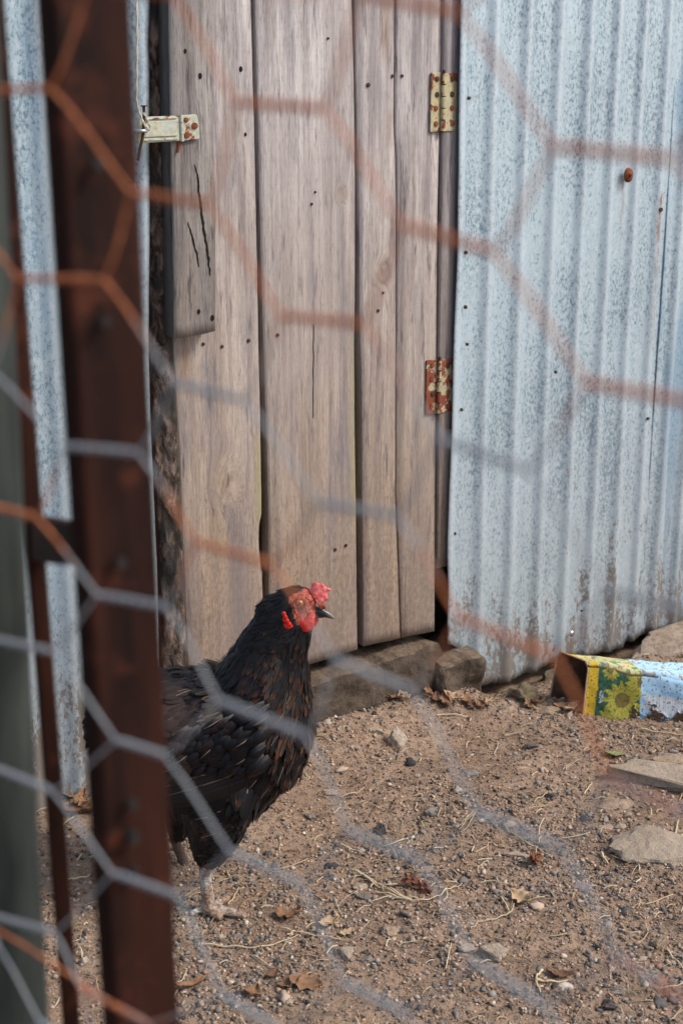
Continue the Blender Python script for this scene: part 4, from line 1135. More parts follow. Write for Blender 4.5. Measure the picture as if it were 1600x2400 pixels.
# ================================================================== THE TIN
def tin():
    root = empty('oil_tin', (0.433, 2.32, 0))
    tag(root, 'dented open oil tin printed with sunflowers lying against the foot of the wall', 'tin')
    # corners of the two end sections: front-top, back-top, back-bottom, front-bottom
    A = [Vector((0.433, 2.313, 0.101)), Vector((0.386, 2.358, 0.104)), Vector((0.374, 2.368, -0.010)), Vector((0.424, 2.300, -0.014))]
    B = [Vector((0.660, 2.262, 0.080)), Vector((0.680, 2.318, 0.092)), Vector((0.685, 2.335, -0.010)), Vector((0.665, 2.258, -0.012))]
    A = [a - Vector(root.location) for a in A]; B = [a - Vector(root.location) for a in B]
    def ring(C, shrink=0.0):
        c = sum(C, Vector()) / 4
        C = [p + (c - p).normalized() * shrink for p in C]
        pts = []; uv = []
        seq = [3, 0, 1, 2]          # front-bottom -> front-top -> back-top -> back-bottom
        for q in range(4):
            p, n_ = C[seq[q]], C[seq[(q + 1) % 4]]
            m_ = [70, 26, 20, 20][q]
            for k in range(m_):
                t = k / m_
                x = p.lerp(n_, t)
                # round the corners
                rr = 0.12
                for tt, other in ((t, C[seq[(q - 1) % 4]]), (1 - t, C[seq[(q + 2) % 4]])):
                    if tt < rr:
                        base = p if tt == t else n_
                        x = x + (other - base).normalized() * 0.010 * ((1 - tt / rr) ** 2) * 0.9
                pts.append(x); uv.append(q + t)
        return pts, uv
    NL = 150
    ra, uv = ring(A); rb, _ = ring(B)
    n = len(ra)
    V = np.zeros((NL + 1, n, 3)); C = np.ones((NL + 1, n, 4))
    rg = np.random.default_rng(3)
    yellow = np.array((0.62, 0.42, 0.03)); green = np.array((0.03, 0.12, 0.07)); lb = np.array((0.42, 0.66, 0.85)); blue = np.array((0.04, 0.30, 0.62)); deep = np.array((0.015, 0.10, 0.36)); white = np.array((0.70, 0.76, 0.80))
    petal = np.array((0.52, 0.45, 0.05)); heart = np.array((0.14, 0.11, 0.03))
    flowers = [(0.27, 0.46, 0.34, 0.13), (0.19, 0.10, 0.22, 0.06), (0.36, 0.14, 0.26, 0.08), (0.40, 0.80, 0.30, 0.09), (0.17, 0.93, 0.16, 0.05)]
    for i in range(NL + 1):
        t = i / NL
        for k in range(n):
            p = ra[k].lerp(rb[k], t)
            q = uv[k]
            # dents
            d = 0.006 * mnoise.noise((t * 5, q * 2.0, 3)) + 0.001 * mnoise.noise((t * 18, q * 7, 8))
            if t < 0.02: d *= 0.3
            V[i, k] = (p.x, p.y + d, p.z + d * 0.6)
            # printed face: v runs from bottom (0) to top (1) of the front, then on over the top
            v = q if q < 1 else q
            wob = 0.012 * mnoise.noise((q * 9, 5, 1))
            tt = t + wob * 0.3
            if tt < 0.085: c = yellow
            elif tt < 0.40:
                c = green * (1 + 0.8 * mnoise.noise((t * 50, q * 16, 2)))
                if v < 1.0:
                    for (fx, fy, fr, fh) in flowers:
                        ddx = (t - fx) * 2.4; ddy = v - fy
                        d_ = math.hypot(ddx, ddy); a = math.atan2(ddy, ddx)
                        rr = fr * (0.86 + 0.15 * math.sin(a * 13 + fx * 40) + 0.07 * mnoise.noise((t * 60, q * 22, 8)))
                        if d_ < fh: c = heart * (1.3 + mnoise.noise((t * 160, q * 60, 5))); break
                        if d_ < rr: m_ = 0.5 + 0.5 * mnoise.noise((t * 110, q * 40, 1)) + 0.15 * math.sin(a * 22); c = petal * m_ + green * (1 - m_) * 0.6 + petal * 0.25; break
                    if 0.38 < v < 0.60 and 0.105 < t < 0.135 and mnoise.noise((t * 260, v * 60, 0)) > 0.05: c = white
                else: c = np.array((0.55, 0.50, 0.22)) if mnoise.noise((t * 20, q * 9, 4)) > -0.25 else green * 2
            elif tt < 0.845:
                if v < 1:
                    g_ = min(1, max(0, (tt - 0.40) / 0.45))
                    c = lb * (1 - g_ * 0.35) + blue * g_ * 0.35
                    if 0.30 < v < 0.62 and 0.43 < tt < 0.80:
                        c = white * (0.95 if (int(t * 260) % 3) else 0.72)
                    if v < 0.26: c = white * 0.8 if mnoise.noise((t * 14, q * 8, 3)) > -0.1 else blue
                    if v > 0.72: c = lb if mnoise.noise((t * 5, 3, 0)) > -0.3 else white
                else: c = lb * 0.95
            elif tt < 0.90: c = yellow
            else: c = deep
            if 1.0 <= q < 1.9 and mnoise.noise((t * 30, q * 12, 9)) > 0.25: c = np.array((0.30, 0.22, 0.15))
            # scratches and dried mud
            if mnoise.noise((t * 70, q * 26, 6)) + 0.35 * mnoise.noise((t * 200, q * 80, 6)) > 0.42: c = np.array((0.12, 0.075, 0.045))
            mud = mnoise.noise((t * 9, v * 2.3, 14)) + 0.5 * mnoise.noise((t * 40, v * 12, 15))
            if v < 1 and t > 0.34 and mud + (0.55 - abs(v - 0.26) * 2.6) > 0.42:
                c = np.array((0.085, 0.05, 0.032)) * (1 + 0.6 * mnoise.noise((t * 200, v * 90, 2)))
                V[i, k, 1] -= 0.0022 * (1 + mnoise.noise((t * 90, v * 40, 4)))
            if t < 0.012: c = np.array((0.20, 0.13, 0.09))
            C[i, k, :3] = np.clip(c, 0, 1)
    idx = np.arange((NL + 1) * n).reshape(NL + 1, n)
    nxt = np.roll(idx, -1, 1)
    Fq = np.stack([idx[:-1], nxt[:-1], nxt[1:], idx[1:]], -1).reshape(-1, 4)
    m = tint_mat('printed_tin', rough=0.38, spec=0.5, var=0.25, scale=260, bump=0.15)
    o = from_np('body', V.reshape(-1, 3), Fq, m, root, True, C.reshape(-1, 4))
    # rusty inner skin, and the closed far end
    ri, _ = ring(A, 0.0022); rj, _ = ring(B, 0.0022)
    M = 16
    Vi = np.array([V[int(round(i * (NL - 2) / M))] for i in range(M + 1)])
    cc_ = Vi.mean(axis=1, keepdims=True); dd_ = cc_ - Vi; Vi = Vi + dd_ / np.linalg.norm(dd_, axis=2, keepdims=True) * 0.0032
    idx = np.arange((M + 1) * n).reshape(M + 1, n); nxt = np.roll(idx, -1, 1)
    Fi = np.stack([idx[:-1], idx[1:], nxt[1:], nxt[:-1]], -1).reshape(-1, 4)
    mi_ = simple_mat('rusty_tin_inside', (0.035, 0.02, 0.013), (0.11, 0.055, 0.028), 60, rough=0.75)
    from_np('inner_wall', Vi.reshape(-1, 3), Fi, mi_, root, True)
    bm = bmesh.new(); bm.faces.new([bm.verts.new(p) for p in rb]); from_bm('base', bm, mi_, root)
    # rolled rim at the mouth
    pts = list(ra) + [ra[0]]
    V_, F_ = tube_np(pts, 0.0016, 6); q = MB(); q.add(V_, F_); q.build('rim', simple_mat('tin_rim', (0.30, 0.20, 0.13), (0.50, 0.38, 0.24), 80, rough=0.6), root)
tin()

# ================================================================== THE HEN
HP = Vector((-0.178, 1.725, 0))
HA = math.radians(-7)
HX = Vector((math.cos(HA), math.sin(HA), 0)); HY = Vector((-math.sin(HA), math.cos(HA), 0))
def hl(px, py, yl=0.0):
    """point of the 1568-wide view on the plane y=yl of the hen, in the hen's own coordinates"""
    p = hit(px * K, py * K, HP + HY * yl, HY)
    d = p - HP
    return Vector((d.dot(HX), yl, d.z))
def hg(px, py, z=0.0):
    p = gpt(px * K, py * K, z); d = p - HP
    return Vector((d.dot(HX), d.dot(HY), z))
def c7(x, y): return ((350 + x / 3.136) / K, (1300 + y / 3.136) / K)
hen = empty('hen', (HP.x, HP.y, 0), HA)
hen['label'] = 'black hen with rust-flecked breast and red comb standing behind the wire'
hen['category'] = 'hen'

def ball_chain(bm, nodes, ys=1.0, seg=14):
    """nodes: (Vector, radius[, ys]); densely overlapping balls along the chain"""
    for a, b_ in zip(nodes[:-1], nodes[1:]):
        L_ = (b_[0] - a[0]).length
        n = max(1, int(L_ / (0.22 * min(a[1], b_[1]) + 1e-5)))
        for k in range(n + 1):
            t = k / n
            p = a[0].lerp(b_[0], t); r = a[1] + (b_[1] - a[1]) * t
            y = (a[2] if len(a) > 2 else ys) * (1 - t) + (b_[2] if len(b_) > 2 else ys) * t
            bmesh.ops.create_icosphere(bm, subdivisions=2, radius=1.0, matrix=Matrix.Translation(p) @ Matrix.Diagonal((r, r * y, r, 1)))
def remeshed(name, bm, voxel, smooth_iter, factor=0.5):
    me = bpy.data.meshes.new(name); bm.to_mesh(me); bm.free()
    o = bpy.data.objects.new(name, me); COL.objects.link(o)
    r = o.modifiers.new('r', 'REMESH'); r.mode = 'VOXEL'; r.voxel_size = voxel
    s = o.modifiers.new('s', 'SMOOTH'); s.iterations = smooth_iter; s.factor = factor
    dg = bpy.context.evaluated_depsgraph_get()
    me2 = bpy.data.meshes.new_from_object(o.evaluated_get(dg))
    bpy.data.objects.remove(o); bpy.data.meshes.remove(me)
    return me2
bm = bmesh.new()
H = hl
ball_chain(bm, [(H(285, 1625), .022, .9), (H(320, 1668), .066, .95), (H(380, 1688), .092, .95), (H(480, 1694), .100, .92), (H(570, 1690), .084, .92), (H(596, 1672), .074, .95)])
ball_chain(bm, [(H(590, 1660), .078, .95), (H(600, 1590), .066, .90), (H(622, 1510), .048, .82), (H(650, 1440), .0385, .75), (H(672, 1400), .0300, .72), (H(684, 1388), .0240, .75)])
ball_chain(bm, [(H(560, 1720), .074, .9), (H(520, 1800), .062, .85), (H(480, 1800), .062, .9)])
ball_chain(bm, [(H(684, 1386), .0235, .75), (H(699, 1397), .0168, .75), (H(709, 1402), .0110, .85)])
ball_chain(bm, [(H(645, 1418), .034, .6), (H(682, 1412), .015, .6)])
ball_chain(bm, [(H(285, 1610), .026, .5), (H(262, 1560), .012, .3)])
# thighs
NY, FY = -0.045, 0.050
ball_chain(bm, [(H(505, 1800, NY), .058, .7), (H(497, 1880, NY), .042, .8), (H(488, 1935, NY), .0285, .9), (H(482, 1962, NY), .0165, .9)])
ball_chain(bm, [(H(450, 1790, FY), .055, .7), (H(430, 1850, FY), .034, .8), (H(412, 1900, FY), .016, .9)])
# near leg, standing
an = hg(478, 2084, 0.010)
hock = H(470, 1975, NY)
ball_chain(bm, [(H(482, 1950, NY), .012), (hock, .0092), (hock.lerp(an, 0.5), .0088), (an + Vector((0, 0, 0.012)), .0092), (an, .0112)])
def toe(pts, r0, r1):
    n = len(pts) - 1
    ball_chain(bm, [(p, r0 + (r1 - r0) * i / n) for i, p in enumerate(pts)])
toe([an, hg(505, 2089, .010), hg(535, 2096, .008), hg(560, 2103, .006)], .0082, .0052)
toe([an, hg(500, 2074, .010), hg(524, 2063, .006)], .0074, .0048)
toe([an, hg(488, 2097, .009), hg(505, 2108, .006)], .0072, .0048)
toe([an, hg(462, 2087, .008), hg(442, 2097, .005)], .0068, .0045)
# far leg, lifted back
fk = H(404, 1895, FY); ff = H(424, 1985, FY + 0.03)
ball_chain(bm, [(fk, .010), (H(402, 1930, FY + .01), .0075), (ff, .0080)])
ball_chain(bm, [(ff, .0068), (H(430, 2000, FY + .02), .006), (H(436, 2014, FY + .02), .004)])
ball_chain(bm, [(ff, .0066), (H(418, 2003, FY + .03), .0055), (H(412, 2018, FY + .03), .004)])
ball_chain(bm, [(ff, .006), (H(408, 1990, FY + .04), .005), (H(398, 1998, FY + .04), .0038)])
body_me = remeshed('body', bm, 0.0024, 5)
body_me.name = 'body'

def plume_mat():
    N = NT('feathers', rough=0.40, spec=0.20)
    uv = N.sep(N.uv); t = N.n.new('ShaderNodeVertexColor'); t.layer_name = 'tint'
    sp = N.n.new('ShaderNodeSeparateColor'); N.L(t.outputs['Color'], sp.inputs[0])
    rust_a, shaft_a, brown_a = sp.outputs
    au = N.math('ABSOLUTE', N.math('SUBTRACT', uv[0], 0.5))
    barb = N.noise(N.map(N.uv, (3, 26, 1), rot=(0, 0, 0.5)), 1.6, 3, 0.6)
    base = N.mix(barb, (0.003, 0.003, 0.004), (0.008, 0.008, 0.010))
    brown = N.mix(barb, (0.015, 0.010, 0.008), (0.12, 0.078, 0.06))
    c = N.mix(brown_a, base, brown)
    # rust edging of the feather
    edge = N.math('MULTIPLY', N.range(au, 0.22, 0.38), N.range(uv[1], 0.35, 0.65))
    tipm = N.range(uv[1], 0.35, 0.9)
    rmask = N.math('MULTIPLY', N.math('MAXIMUM', edge, N.math('MULTIPLY', tipm, 0.5)), rust_a)
    c = N.mix(rmask, c, N.mix(barb, (0.07, 0.020, 0.006), (0.34, 0.125, 0.035)))
    sh = N.math('MULTIPLY', N.range(au, 0.018, 0.04, 1.0, 0.0), shaft_a)
    c = N.mix(sh, c, (0.50, 0.38, 0.28))
    N.col(c)
    N.bump(N.math('ADD', barb, N.math('MULTIPLY', N.range(au, 0.0, 0.06, 1.0, 0.0), 1.2)), 0.5, 0.0006)
    N.b.inputs['Sheen Weight'].default_value = 0.015
    N.b.inputs['Sheen Tint'].default_value = (0.5, 0.65, 0.9, 1)
    return N.m
m_plume = plume_mat()
m_under = simple_mat('down', (0.006, 0.006, 0.007), (0.02, 0.016, 0.014), 160, rough=0.7)
m_skin = simple_mat('red_face_skin', (0.20, 0.022, 0.014), (0.60, 0.12, 0.07), 300, rough=0.5, bump=0.8, dist=0.001, sss=0.15, spec=0.4)
N = NT('red_face_skin', rough=0.5, spec=0.35)
a_ = N.noise(N.obj, 330, 5, 0.7); b2_ = N.noise(N.obj, 95, 4, 0.6)
c_ = N.mix(N.ramp(a_, [(0.36, 0.0), (0.62, 1.0)]), (0.16, 0.018, 0.012), (0.58, 0.14, 0.09))
c_ = N.mix(N.math('MULTIPLY', N.ramp(b2_, [(0.42, 1.0), (0.55, 0.0)]), 0.75), c_, (0.11, 0.025, 0.015))
N.col(c_); N.bump(a_, 1.0, 0.0016); m_skin = N.m
m_comb = simple_mat('red_comb_skin', (0.58, 0.045, 0.045), (0.80, 0.26, 0.25), 190, rough=0.42, bump=0.7, dist=0.001, sss=0.2, spec=0.5)
m_wat = simple_mat('red_wattle_skin', (0.42, 0.008, 0.007), (0.70, 0.03, 0.022), 230, rough=0.38, bump=0.5, dist=0.0008, sss=0.2, spec=0.5)
def shank_mat():
    N = NT('scaly_shank', rough=0.6, spec=0.35)
    v = N.voro(N.map(N.obj, (1, 1, 2.0)), 210, out='Distance')
    vc = N.voro(N.map(N.obj, (1, 1, 2.0)), 210, out='Color')
    n = N.noise(N.obj, 45, 4, 0.6)
    c = N.mix(N.ramp(n, [(0.4, 0.0), (0.62, 1.0)]), (0.52, 0.49, 0.45), (0.28, 0.18, 0.12))
    c = N.mix(N.math('MULTIPLY', N.ramp(v, [(0.45, 0.0), (0.7, 1.0)]), 0.7), c, (0.10, 0.075, 0.06))
    N.col(c); N.bump(N.math('SUBTRACT', 1.0, v), 0.8, 0.0012)
    return N.m
m_shank = shank_mat()
m_shankd = simple_mat('dark_shank', (0.04, 0.035, 0.033), (0.16, 0.11, 0.09), 260, rough=0.6)
body = link_mesh('body', body_me, [m_under, m_skin, m_shank, m_shankd], hen, smooth=True)
eye_c = H(*c7(1107, 352))
face_c = H(*c7(1140, 385)); face_r = 0.0275
co_ = np.empty(len(body_me.vertices) * 3); body_me.vertices.foreach_get('co', co_); co_ = co_.reshape(-1, 3)
mi = []
knee_n = H(480, 1972, NY).z; knee_f = H(406, 1905, FY).z
fline_a = H(*c7(1000, 250)); 
def face_mask(p):
    """bare skin of the face"""
    d = p - face_c
    a = d.x * 0.85 + d.z * -0.1
    jn = 0.0022 * mnoise.noise(p * 300)
    a, b_ = H(679 / K, 1390 / K), H(700 / K, 1445 / K)
    if p.x < a.x + (a.z - p.z) / (a.z - b_.z) * (b_.x - a.x) + jn: return False
    if p.z > H(700 / K, 1392 / K).z + (p.x - a.x) * 0.45 + jn: return False
    if p.z < H(690 / K, 1450 / K).z + jn: return False
    return True
mi_list = np.zeros(len(body_me.polygons), dtype=np.int32)
feather_faces = []
for f in body_me.polygons:
    c = f.center
    m = 0
    if c.z < knee_n and c.y < 0.0 and c.z < 0.085: m = 2
    elif c.z < knee_f and c.y > 0.015 and c.z < 0.16 and c.x < 0.03: m = 3
    elif c.z > 0.36 and face_mask(c): m = 1
    mi_list[f.index] = m
    if m == 0: feather_faces.append(f.index)
body_me.polygons.foreach_set('material_index', mi_list)

# ---- feathers, laid along the flow of the plumage
def feather_geom():
    """unit feather: length 1 along +x, width 1 along y; slightly cupped"""
    prof = [(0.0, 0.10), (0.15, 0.30), (0.4, 0.46), (0.7, 0.48), (0.9, 0.30), (1.0, 0.04)]
    V = []; U = []
    for (x, w) in prof:
        for s in (-1, 0, 1):
            V.append((x, s * w, 0.10 * (1 - s * s) * (1 - x * 0.5))); U.append((0.5 + s * w, x))
    Fq = []
    for i in range(len(prof) - 1):
        for k in range(2):
            a = i * 3 + k; Fq.append((a, a + 3, a + 4, a + 1))
    return np.array(V), np.array(Fq), np.array(U)
fV, fF, fU = feather_geom()
def flow(p):
    neck = max(0, min(1, (p.z - 0.27) / 0.10))
    if p.x > 0.06: neck = max(neck, 0.5)
    head = p.z > 0.385
    if head: d = Vector((-0.75, 0, -0.55))
    else: d = Vector((-0.95, 0, -0.25)).lerp(Vector((-0.30, 0, -0.95)), neck)
    if p.x > 0.055 and p.z < 0.28: d = Vector((-0.45, 0, -0.75))
    if p.z < 0.17 and p.x < 0.02: d = Vector((-0.25, 0, -1))     # thigh
    return d
def build_plumage(name, sel, n, seed, label, parent=hen, dense_head=False):
    me = body_me
    rg = random.Random(seed)
    polys = [me.polygons[i] for i in feather_faces if sel(me.polygons[i].center)]
    if not polys: return
    areas = np.array([p.area for p in polys]); cum = np.cumsum(areas); cum /= cum[-1]
    pick = np.searchsorted(cum, np.random.default_rng(seed).random(n))
    AV, AF, AU, AC = [], [], [], []
    hipc = H(395, 1660, -0.08)
    for q, pi in enumerate(pick):
        pl = polys[pi]; p = pl.center + Vector((rg.uniform(-1, 1), rg.uniform(-1, 1), rg.uniform(-1, 1))) * 0.001
        nrm = pl.normal
        d = flow(p) + Vector((rg.uniform(-1, 1), rg.uniform(-1, 1), rg.uniform(-1, 1))) * 0.16
        t = (d - nrm * d.dot(nrm))
        if t.length < 0.1: continue
        t.normalize(); s = nrm.cross(t)
        up = nrm
        z = p.z
        if z > 0.40: L_, W_ = 0.010, 0.0036
        elif z > 0.37: L_, W_ = 0.014, 0.0044
        elif z > 0.33: L_, W_ = 0.020, 0.0048
        elif z > 0.24 and p.x > 0.02: L_, W_ = 0.024, 0.0062
        elif z < 0.17: L_, W_ = 0.020, 0.009
        else: L_, W_ = 0.028, 0.0120
        L_ *= rg.uniform(0.8, 1.2); W_ *= rg.uniform(0.85, 1.15)
        tilt = rg.uniform(0.02, 0.085)
        tt = (t * math.cos(tilt) + up * math.sin(tilt)); uu = (up * math.cos(tilt) - t * math.sin(tilt))
        M = np.array([[*tt], [*s], [*uu]])
        base = np.array([*(p + nrm * 0.0004)])
        loc = fV * np.array([L_, W_, W_])
        loc[:, 2] -= 0.05 * (loc[:, 0] ** 2) / 0.03        # droop along the body
        AV.append(loc @ M + base)
        # colours: rust on the front of the neck and breast; pale shafts on breast and wing; brown at the hip
        front = 0.0
        if p.z > 0.2:
            fx = p.x - (0.046 + (0.36 - min(p.z, 0.36)) * 0.20)
            front = 0.55 * max(0, min(1, fx / 0.045))
            if z > 0.375: front *= max(0, 1 - (z - 0.375) / 0.02) * 0.5
        rust = front * (1 if rg.random() < 0.5 else 0.08) * rg.uniform(0.3, 1.0) * (1 if p.z > 0.25 else 0.45)
        if rg.random() < 0.05: rust = max(rust, 0.35)
        if p.z < 0.19: rust *= 0.4
        shaft = 0.0
        if 0.18 < p.z < 0.33 and p.x > -0.02: shaft = (0.75 if rg.random() < 0.10 + 0.3 * front else 0.0) * rg.uniform(0.4, 1)
        elif p.z < 0.27: shaft = 0.4 if rg.random() < 0.08 else 0
        hip = max(0, 1 - (p - hipc).length / 0.075)
        thigh = 0.35 if (p.z < 0.17 and rg.random() < 0.5) else 0
        brown = max(min(1, hip * 1.6) * rg.uniform(0.4, 1.0), thigh * rg.random())
        
        AC.append(np.tile([rust, shaft, brown, 1], (len(fV), 1)))
        AU.append(fU)
        AF.append(fF + (len(AV) - 1) * len(fV))
    o = from_np(name, np.concatenate(AV), np.concatenate(AF), m_plume, parent, True, np.concatenate(AC), np.concatenate(AU))
    o['kind'] = 'stuff'; o['label'] = label
    return o
build_plumage('head_feathers', lambda c: c.z > 0.385, 1500, 1, 'tiny black feathers of the head and nape')
build_plumage('neck_feathers', lambda c: c.z > 0.29 and c.z <= 0.40 and c.x > -0.06, 3400, 2, 'narrow hackle feathers of the neck, rust-edged in front')
build_plumage('breast_feathers', lambda c: 0.15 < c.z <= 0.30 and c.x > 0.0, 3000, 3, 'breast feathers with rusty edges and pale shafts')
build_plumage('back_feathers', lambda c: c.z > 0.15 and c.x <= 0.0 and not (c.z > 0.29 and c.x > -0.06), 4200, 4, 'black and brownish back and flank feathers')
build_plumage('thigh_feathers', lambda c: c.z <= 0.16, 1900, 5, 'fluffy dark thigh feathers')

# ---- wing: flight feathers lying against the near side
def long_feather(name, root_p, tip_p, width, out, parent, shaft=0.6, brown=0.0, rust=0.0):
    n = 12; V = []; U = []; Fq = []
    d = (tip_p - root_p); L_ = d.length; t = d.normalized()
    s = out.cross(t).normalized()
    for i in range(n + 1):
        x = i / n
        w = width * (0.35 + 0.65 * math.sin(math.pi * min(1, x * 1.15 + 0.12)) ** 0.6) * (1 if x < 0.86 else math.sqrt(max(0.0, 1 - ((x - 0.86) / 0.14) ** 2)) + 0.04)
        arch = out * (0.010 * math.sin(math.pi * x))
        for k in (-1, -0.5, 0, 0.5, 1):
            V.append(root_p + t * L_ * x + s * (k * w / 2) + arch + out * (0.0022 * (1 - k * k)) - Vector((0, 0, 0.006 * x * x)))
            U.append((0.5 + k * 0.48, x))
    for i in range(n):
        for k in range(4):
            a = i * 5 + k; Fq.append((a, a + 5, a + 6, a + 1))
    C = np.tile([rust, shaft, brown, 1.0], (len(V), 1))
    return from_np(name, np.array([tuple(v) for v in V]), np.array(Fq), m_plume, parent, True, C, np.array(U))
wing = empty('wing'); wing.parent = hen; wing['label'] = 'folded right wing'
outv = Vector((0, -1, 0))
for k in range(11):
    t = k / 10
    rp = H(592 - 26 * t, 1668 + 122 * t, -0.084 + 0.006 * t - 0.0012 * k)
    tp = H(300 + 45 * t, 1748 + 100 * t, -0.088 + 0.004 * t - 0.0012 * k)
    long_feather('flight_feather', rp, tp, 0.026, outv, wing, shaft=[0.0, 0.35, 0.0, 0.8, 0.1, 0.0, 0.5, 0.0, 0.2, 0.0, 0.0][k], brown=0.08)
rgw = random.Random(9)
for k in range(110):
    a = rgw.random(); b2 = rgw.random()
    px = 622 - 197 * a; py = 1610 + 60 * a + 135 * b2 * (1 - 0.25 * a)
    rp = H(px, py, -0.0885 + 0.018 * abs(b2 - 0.5) - 0.0105)
    tp = H(px - rgw.uniform(48, 62), py + rgw.uniform(16, 40), -0.0935 + 0.018 * abs(b2 - 0.5) - 0.0095)
    long_feather('covert_feather', rp, tp, rgw.uniform(0.010, 0.014), outv, wing, shaft=0.6 if rgw.random() < 0.08 else 0.0, brown=0.3 if (a > 0.8) else 0.0, rust=0.25 if rgw.random() < 0.2 else 0)
# tail fan (behind the post)
tail = empty('tail'); tail.parent = hen
for k in range(9):
    yy = -0.028 + 0.007 * k
    long_feather('tail_feather', H(285, 1630, yy * 0.4), H(258 + 3 * abs(k - 4), 1508 + 9 * abs(k - 4), yy), 0.026, Vector((-0.5, -1 if k < 5 else 1, 0)).normalized(), tail, shaft=0.2)

# ---- head details
def blob(name, balls, mat, voxel=0.0009, ys=1.0, it=3, seg=None):
    bm = bmesh.new()
    for (p, r, y) in balls:
        bmesh.ops.create_icosphere(bm, subdivisions=3, radius=1.0, matrix=Matrix.Translation(p) @ Matrix.Diagonal((r, r * y, r, 1)))
    me = remeshed(name, bm, voxel, it); me.name = name
    return link_mesh(name, me, mat, hen, smooth=True)
pxm = 1 / 3.136 / 1740.0      # metres per crop pixel
def cb(x, y, r, yl=0.0, ys=1.0): return (H(*c7(x, y), yl), r * pxm, ys)
blob('comb', [cb(1208, 262, 34, 0, .42), cb(1228, 242, 38, 0, .42), cb(1258, 248, 38, .001, .42), cb(1250, 285, 40, 0, .5), cb(1282, 262, 30, 0, .42), cb(1300, 262, 17, 0, .5), cb(1318, 254, 12, 0, .8), cb(1330, 262, 9, 0, .9),
              cb(1275, 300, 34, 0, .6), cb(1292, 318, 22, 0, .8), cb(1230, 300, 34, 0, .8), cb(1212, 290, 28, 0, .7), cb(1265, 330, 26, 0, 1.0), cb(1240, 335, 26, 0, 1.1), cb(1222, 225, 26, 0, .4), cb(1262, 232, 26, 0, .4)], m_comb, voxel=0.0011, it=6)
blob('wattle', [cb(1130, 520, 38, -.019, .30), cb(1148, 530, 42, -.019, .30), cb(1168, 512, 44, -.018, .30), cb(1180, 480, 36, -.0165, .35), cb(1195, 450, 26, -.014, .5)], m_wat)
blob('wattle', [cb(1222, 478, 24, .006, .35), cb(1205, 500, 30, .006, .3), cb(1225, 455, 20, .005, .4)], m_wat)
blob('ear_lobe', [cb(1012, 520, 30, -.0262, .4), cb(1000, 480, 24, -.0280, .4), cb(988, 432, 17, -.0290, .5), cb(998, 458, 18, -.0290, .5), cb(1008, 486, 20, -.0285, .5), cb(1020, 512, 25, -.0265, .5), cb(1038, 526, 18, -.0245, .5)], m_wat)
blob('brow_skin', [cb(1175 + 11 * k, 268 + 16 * k, 9 + (k % 2) * 3, -.0125 + .0006 * k, .6) for k in range(9)] + [cb(1250 + 10 * k, 352 + 8 * k, 15, -.006, .8) for k in range(5)], m_skin)
blob('cheek_skin', [cb(1062 + 3 * k, 372 + 12 * k, 12, -.0265, .5) for k in range(6)] + [cb(1095 + 22 * k, 432 - 2 * k, 17, -.0165 + .0013 * k, .6) for k in range(6)] + [cb(1075, 350 - 10 * k, 10, -.018, .5) for k in range(4)], m_skin)
m_beak = simple_mat('beak', (0.015, 0.015, 0.018), (0.05, 0.045, 0.045), 90, rough=0.28, spec=0.6, bump=0.1)
N = NT('beak_horn', rough=0.28, spec=0.6)
gx = N.range(N.sep(N.obj)[0], H(*c7(1290, 400)).x, H(*c7(1362, 470)).x)
N.col(N.mix(gx, (0.012, 0.012, 0.016), (0.20, 0.16, 0.13))); m_beak = N.m
blob('beak', [cb(1215 + t * 145, 418 + 8 * t + 44 * t * t, 37 * (1 - t) ** 0.62 + 3.5, 0, .75) for t in [i / 22 for i in range(23)]] +
     [cb(1215 + t * 60, 436 + 10 * t, 17 * (1 - 0.6 * t), 0, .7) for t in [i / 8 for i in range(9)]] + [cb(1275, 385, 15, 0, .9)], m_beak, voxel=0.0006, it=2)
m_horn = simple_mat('lower_beak', (0.03, 0.028, 0.028), (0.10, 0.085, 0.075), 90, rough=0.35, bump=0.1)
blob('lower_beak', [cb(1205 + t * 75, 452 + 8 * t, 12 * (1 - t) ** 0.5 + 3, 0, .8) for t in [i / 10 for i in range(11)]], m_horn, voxel=0.0006, it=2)
# nostril
bm = bmesh.new(); bmesh.ops.create_uvsphere(bm, u_segments=10, v_segments=6, radius=0.0013, matrix=Matrix.Translation(H(*c7(1278, 392), -0.0052)) @ Matrix.Diagonal((1.8, .5, .8, 1)))
from_bm('nostril', bm, m_black, hen, True)
